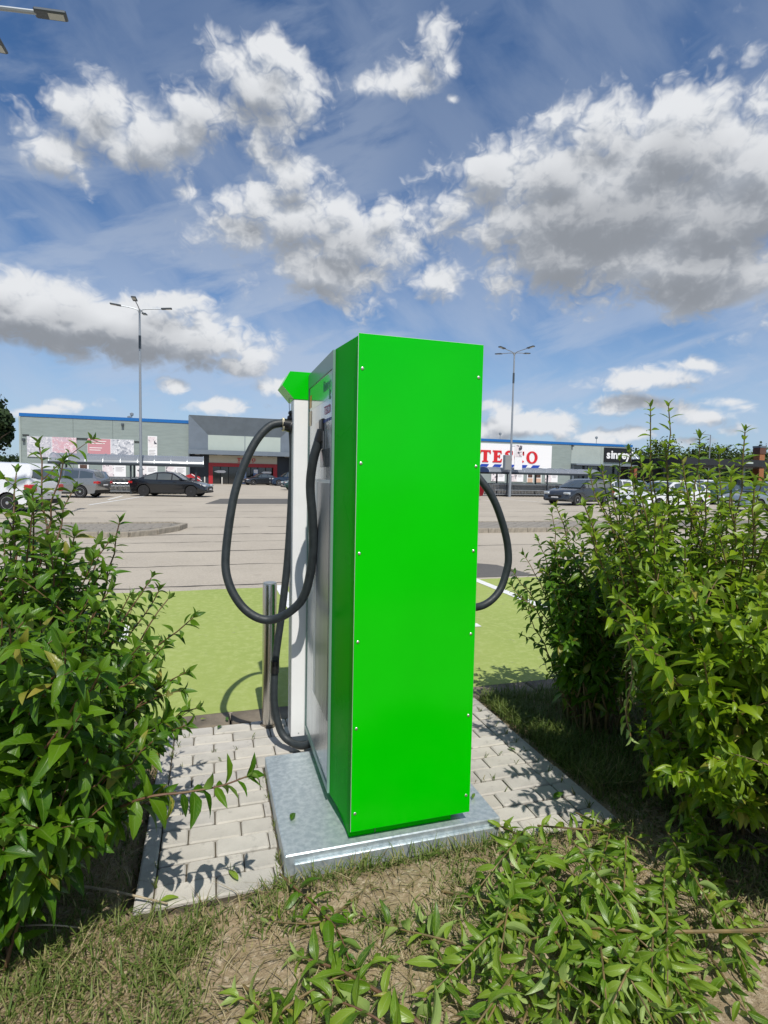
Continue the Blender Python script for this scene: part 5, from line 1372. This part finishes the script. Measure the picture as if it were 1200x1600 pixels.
cut([(760, 1490, .03), (700, 1470, .05), (620, 1450, .04), (560, 1430, .03)], 'thin cut branch lying across bare soil between the two heaps', 5, .088, .040)
cut([(770, 1620, .03), (720, 1570, .05), (690, 1500, .05), (660, 1440, .03)], 'cut branch pointing up from the bottom centre', 6, .105, .042)
cut([(560, 1400, .02), (500, 1440, .04), (420, 1440, .03)], 'small pale sprig beside the dark glossy one', 7, .075, .042)
cut([(1230, 1452, .12), (1120, 1455, .16), (1000, 1455, .17), (905, 1450, .14), (820, 1470, .08)], 'long bare-stemmed branch crossing the heap from the right edge', 8, .095, .036, ML_C, .42, rad=.006)
cut([(818, 1300, .05), (860, 1340, .12), (930, 1390, .16), (1000, 1440, .15), (1060, 1520, .10)], 'cut branch with tan bare end pointing to the plate corner', 9, .095, .034, ML_C, .2)
cut([(640, 1650, .04), (600, 1600, .08), (545, 1570, .08), (500, 1560, .05)], 'broad pale-backed leaves of a cut branch at the very bottom centre', 11, .115, .034, ML_C, .05, M_STEMR)
cut([(470, 1660, .04), (430, 1620, .07), (400, 1570, .06), (372, 1560, .04)], 'cut branch tip poking left at the bottom of the near heap', 12, .10, .034)
cut([(690, 1392, .02), (770, 1410, .05), (850, 1430, .10), (930, 1450, .12)], 'cut branch with its tip on bare soil left of the heap', 10, .088, .036)
rh = random.Random(77)
for k in range(42):
    u0 = rh.uniform(800, 1110); v0 = rh.uniform(1290, 1520); a = rh.uniform(-.9, .9) ; ln = rh.uniform(150, 270)
    u2 = u0+math.sin(a)*ln; v2 = v0+math.cos(a)*ln*.95; z0 = rh.uniform(.08, .20)
    cut([(u0, v0, z0*.8), ((u0*2+u2)/3, (v0*2+v2)/3, z0), ((u0+u2*2)/3, (v0+v2*2)/3, z0*.8), (u2, v2, max(.03, z0*.4))], 'leafy cut branch in the thick heap at lower right', 100+k, rh.uniform(.070, .090), .023, ML_C, .03, droop=.40, wild=.8, rad=.0032)
for k, (u0, v0, u2, v2) in enumerate([(780, 1290, 860, 1330), (840, 1290, 960, 1300), (900, 1270, 1010, 1320), (1060, 1330, 1150, 1420), (1100, 1480, 1180, 1600), (800, 1420, 760, 1530), (840, 1540, 800, 1640), (980, 1560, 1010, 1660), (1080, 1540, 1110, 1650), (1150, 1420, 1200, 1500)]):
    cut([(u0, v0, .04), ((u0+u2)/2, (v0+v2)/2, .09), (u2, v2, .05)], 'short leafy cut branch on the rim of the heap at lower right', 140+k, .078, .030, ML_C, .05, wild=.8)

# loose leaves
for i, (u, v, z, lb, s, m_, rz) in enumerate([(455, 1284, .072, 'green leaf lying on the galvanised plate', .060, ML_L, 1.2), (372, 1378, .004, 'narrow leaf on the pale paving near the lawn edge', .075, ML_C, 2.0), (340, 1140, .004, 'small leaf on the far left corner of the paving', .050, ML_L, 1.0), (355, 1128, .002, 'curled leaf on the flush kerb left of the bollard', .055, ML_L, 1.6), (313, 1126, .002, 'round green leaf on the flush kerb at the shrub edge', .040, ML_C, .3), (865, 1250, .006, 'dark leaf pair on the right paving corner', .085, ML_L, .4), (805, 1175, .004, 'pale leaf on the paving right of the charger', .06, ML_C, 1.9), (738, 1250, .075, 'dead leaf leaning on the right end of the plate', .05, ML_C, .9), (250, 1412, .004, 'ragged leaf at the lower end of the left paving', .075, ML_C, .2), (760, 1350, .02, 'upright leaf on the soil right of the plate', .07, ML_C, 2.6), (735, 1560, .03, 'broad pale leaf on bare soil at the bottom', .085, ML_C, 2.2)]):
    p = ground(u, v, z); d = Vector((math.cos(rz), math.sin(rz), .04)); o = link('fallen_leaf', LD[m_.name][5 if i % 2 else 0]); o.matrix_world = leaf_matrix(p+Vector((0, 0, .008)), d, Vector((.1, -.1, 1)), s); tag(o, lb, 'leaf', 'loose fallen leaves')
for (pts, lb, rr2) in (([(130, 1385, .02), (190, 1395, .035), (262, 1412, .012)], 'dry pale twig under the left shrub', .0045), ([(-10, 1450, .02), (70, 1445, .06), (130, 1450, .03)], 'bent straw-coloured twig at the left edge', .003), ([(340, 1542, .008), (390, 1541, .012)], 'short straight stick on bare soil', .004), ([(1100, 1230, .01), (1160, 1290, .03), (1200, 1320, .02)], 'dry fallen twig in the shade of the right shrub', .0045)):
    P = curve_pts([ground(*p) for p in pts], 10); b = MB(); b.tube(P, [rr2*(1-.4*i/len(P)) for i in range(len(P))], 6); tag(b.build('twig', mat('dead_twig', (.42, .34, .22), .8, var=.4, vscale=30), None, None, True), lb, 'twig', 'dry twigs')

# ---- grass ----
def blade_mat(name, a, b_, c_):
    m = bpy.data.materials.new(name); m.use_nodes = True; t = m.node_tree; b = t.nodes['Principled BSDF']
    at_ = nd(t, 'ShaderNodeAttribute'); at_.attribute_name = 'tint'; f = at_.outputs['Fac']
    c = mix(t, mapr(t, f, 0, .55), a, b_); c = mix(t, mapr(t, f, .74, .97), c, c_)
    t.links.new(c, b.inputs['Base Color']); b.inputs['Roughness'].default_value = .55; b.inputs['Specular IOR Level'].default_value = .3
    tr = nd(t, 'ShaderNodeBsdfTranslucent'); t.links.new(c, tr.inputs[0]); ms = nd(t, 'ShaderNodeMixShader'); ms.inputs[0].default_value = .25
    o = t.nodes['Material Output']; t.links.new(b.outputs[0], ms.inputs[1]); t.links.new(tr.outputs[0], ms.inputs[2]); t.links.new(ms.outputs[0], o.inputs[0]); return m
MG = blade_mat('grass_blade', (.075, .130, .018), (.150, .195, .045), (.34, .30, .14)); MD = blade_mat('straw_blade', (.34, .27, .14), (.24, .19, .09), (.46, .39, .23))
def joint_weeds():
    r = np.random.RandomState(31); V = []; F = []; T = []
    for i in range(90):
        row = r.randint(rows); y = PY0+row*(PY1-PY0)/rows; x = r.choice([r.uniform(PX0+.05, -.24), r.uniform(.64, PX1-.05), PX0+.06, PX1-.06, -.24]); 
        if abs(x+.24) < 1e-6: y = r.uniform(PY0, .7)
        for k in range(r.randint(2, 7)):
            a = r.uniform(0, 6.28); h = r.uniform(.008, .032); d = np.array([math.cos(a), math.sin(a)])*h*.7; s = np.array([-math.sin(a), math.cos(a)])*.0016; bx, by = x+r.normal()*.006, y+r.normal()*.003; k0 = len(V)
            V += [(bx-s[0], by-s[1], -.006), (bx+s[0], by+s[1], -.006), (bx+d[0]*.6+s[0]*.7, by+d[1]*.6+s[1]*.7, h*.75), (bx+d[0], by+d[1], h)]; F.append((k0, k0+1, k0+2, k0+3)); T += [r.rand()]*4
    me = bpy.data.meshes.new('joint_weeds'); me.from_pydata(V, [], F); at_ = me.attributes.new('tint', 'FLOAT', 'POINT'); at_.data.foreach_set('value', np.array(T, dtype=np.float32)); me.materials.append(MG)
    tag(link('joint_weeds', me), 'tiny grass tufts growing in the joints of the paving', 'weeds', None, 'stuff')
joint_weeds()
def turf(name, label, N, seed, dens, hfun, m_, width=.0022, lie=.5):
    r = np.random.RandomState(seed); V = []; F = []; T = []; n = 0; tries = 0
    while n < N and tries < N*30:
        tries += 1; x = r.uniform(-2.5, 2.6); y = r.uniform(-.78, 1.27)
        if r.rand() > dens(x, y): continue
        if PX0+.004 < x < PX1-.004 and y > PY0+.01: continue
        if -.235 < x < .624 and y > -.034: continue
        z = soil_h(x, y)-.004; h = hfun(x, y, r); a = r.uniform(0, 6.28); d = np.array([math.cos(a), math.sin(a)]); s = np.array([-d[1], d[0]]); L = lie*r.uniform(.3, 1.8); w = width*r.uniform(.6, 1.5); k0 = len(V)
        for t, ww in ((0, 1), (.4, .85), (.75, .55)):
            off = d*h*L*t*t; zz = z+h*t*(1-.35*min(1, L)*t)
            V.append((x+off[0]+s[0]*w*ww, y+off[1]+s[1]*w*ww, zz)); V.append((x+off[0]-s[0]*w*ww, y+off[1]-s[1]*w*ww, zz))
        off = d*h*L; V.append((x+off[0], y+off[1], z+h*(1-.35*min(1, L))))
        F += [(k0, k0+1, k0+3, k0+2), (k0+2, k0+3, k0+5, k0+4), (k0+4, k0+5, k0+6)]; T += [r.rand()*(.6 if x > PX1 and y > .3 else 1)]*7; n += 1
    me = bpy.data.meshes.new(name); me.from_pydata(V, [], F); at_ = me.attributes.new('tint', 'FLOAT', 'POINT'); at_.data.foreach_set('value', np.array(T, dtype=np.float32)); me.materials.append(m_)
    tag(link(name, me), label, 'grass', None, 'stuff')
def vn(x, y, s=1.0): return .5+.5*math.sin(x*7.1*s+2.0*math.sin(y*5.3*s))*math.sin(y*8.3*s+1.7*math.sin(x*6.1*s+1))
BARE = [(-.33, -.40, .22), (.12, -.19, .17), (-.12, -.28, .14), (-.42, -.62, .2), (.30, -.62, .22), (.05, -.55, .16)]
def g_dens(x, y):
    d = .12+.88*vn(x, y, 1.5)**1.8
    for (bx, by, br_) in BARE:
        q = math.hypot(x-bx, (y-by)*1.2)/br_
        if q < 1.25: d *= max(.035, (q-.5)/.75 if q > .5 else .035)
    if x > PX1 and y > -.05: d = (1.0 if x < PX1+.25 else .35)
    if x < PX0 and y > .1: d *= .8
    if x > 1.15 and y < -.1: d = (.12 if y > -.32 else max(d, .6))
    if .3 < x <= 1.2 and y < -.1: d *= .5
    if -.3 < x < .7 and -.12 < y: d = max(d, .9)
    if x < -.62 and y < 0: d = max(d, .35)
    return d
def g_h(x, y, r):
    if x > PX1 and y > .1: return r.uniform(.04, .13)
    if x < -.5 and y < .0: return r.uniform(.03, .09)
    if -.3 < x < .7 and y > -.12: return r.uniform(.025, .075)
    return r.uniform(.018, .055)
turf('grass', 'rough green grass round the paving and under the cuttings', 46000, 3, g_dens, g_h, MG, .0023, .7)
turf('dry_grass', 'dead straw-coloured grass matted over the soil', 17000, 4, lambda x, y: .35+.65*vn(x+3, y+1, 1.1), lambda x, y, r: r.uniform(.015, .065), MD, .0015, 1.7)
# crumbs of soil and small stones
r = np.random.RandomState(8); V = []; F = []
for i in range(2600):
    x = r.uniform(-1.6, 1.7); y = r.uniform(-.8, 1.2)
    if PX0 < x < PX1 and y > PY0: continue
    if -.26 < x < .65 and y > -.05: continue
    s = abs(r.normal())*.004+.0015; c = np.array([x, y, soil_h(x, y)+s*.3]); k0 = len(V)
    for d in ((1, 0, 0), (0, 1, 0), (-1, 0, 0), (0, -1, 0), (0, 0, 1)): V.append(tuple(c+np.array(d)*s*r.uniform(.6, 1.3, 3)+r.normal(size=3)*s*.2))
    F += [(k0, k0+1, k0+4), (k0+1, k0+2, k0+4), (k0+2, k0+3, k0+4), (k0+3, k0, k0+4)]
me = bpy.data.meshes.new('soil_crumbs'); me.from_pydata(V, [], F); me.materials.append(mat('crumb_earth', (.30, .235, .15), .95, var=.4, vscale=6)); tag(link('soil_crumbs', me), 'loose crumbs of dry soil and grit', 'grit', None, 'stuff')

# brown dead leaves and stems matted under the right shrubs
r = np.random.RandomState(12); V = []; F = []
for i in range(1500):
    x = r.uniform(1.2, 2.4); y = r.uniform(-.75, .9); z = soil_h(x, y)+r.uniform(.002, .02); a = r.uniform(0, 6.28); L = r.uniform(.012, .05); w = L*r.uniform(.08, .4); d = np.array([math.cos(a), math.sin(a), r.uniform(-.2, .3)]); s = np.array([-d[1], d[0], r.uniform(-.4, .4)]); c = np.array([x, y, z]); k0 = len(V)
    for (p, q) in ((0, 0), (.5, 1), (1, .1), (.5, -1)): V.append(tuple(c+d*L*p+s*w*q))
    F.append((k0, k0+1, k0+2, k0+3))
me = bpy.data.meshes.new('dead_leaf_litter'); me.from_pydata(V, [], F); me.materials.append(mat('dead_leaf', (.13, .085, .05), .85, var=.6, vscale=25, col2=(.26, .19, .11))); tag(link('dead_leaf_litter', me), 'brown dead leaves and stalks matted under the right shrubs', 'leaf litter', None, 'stuff')
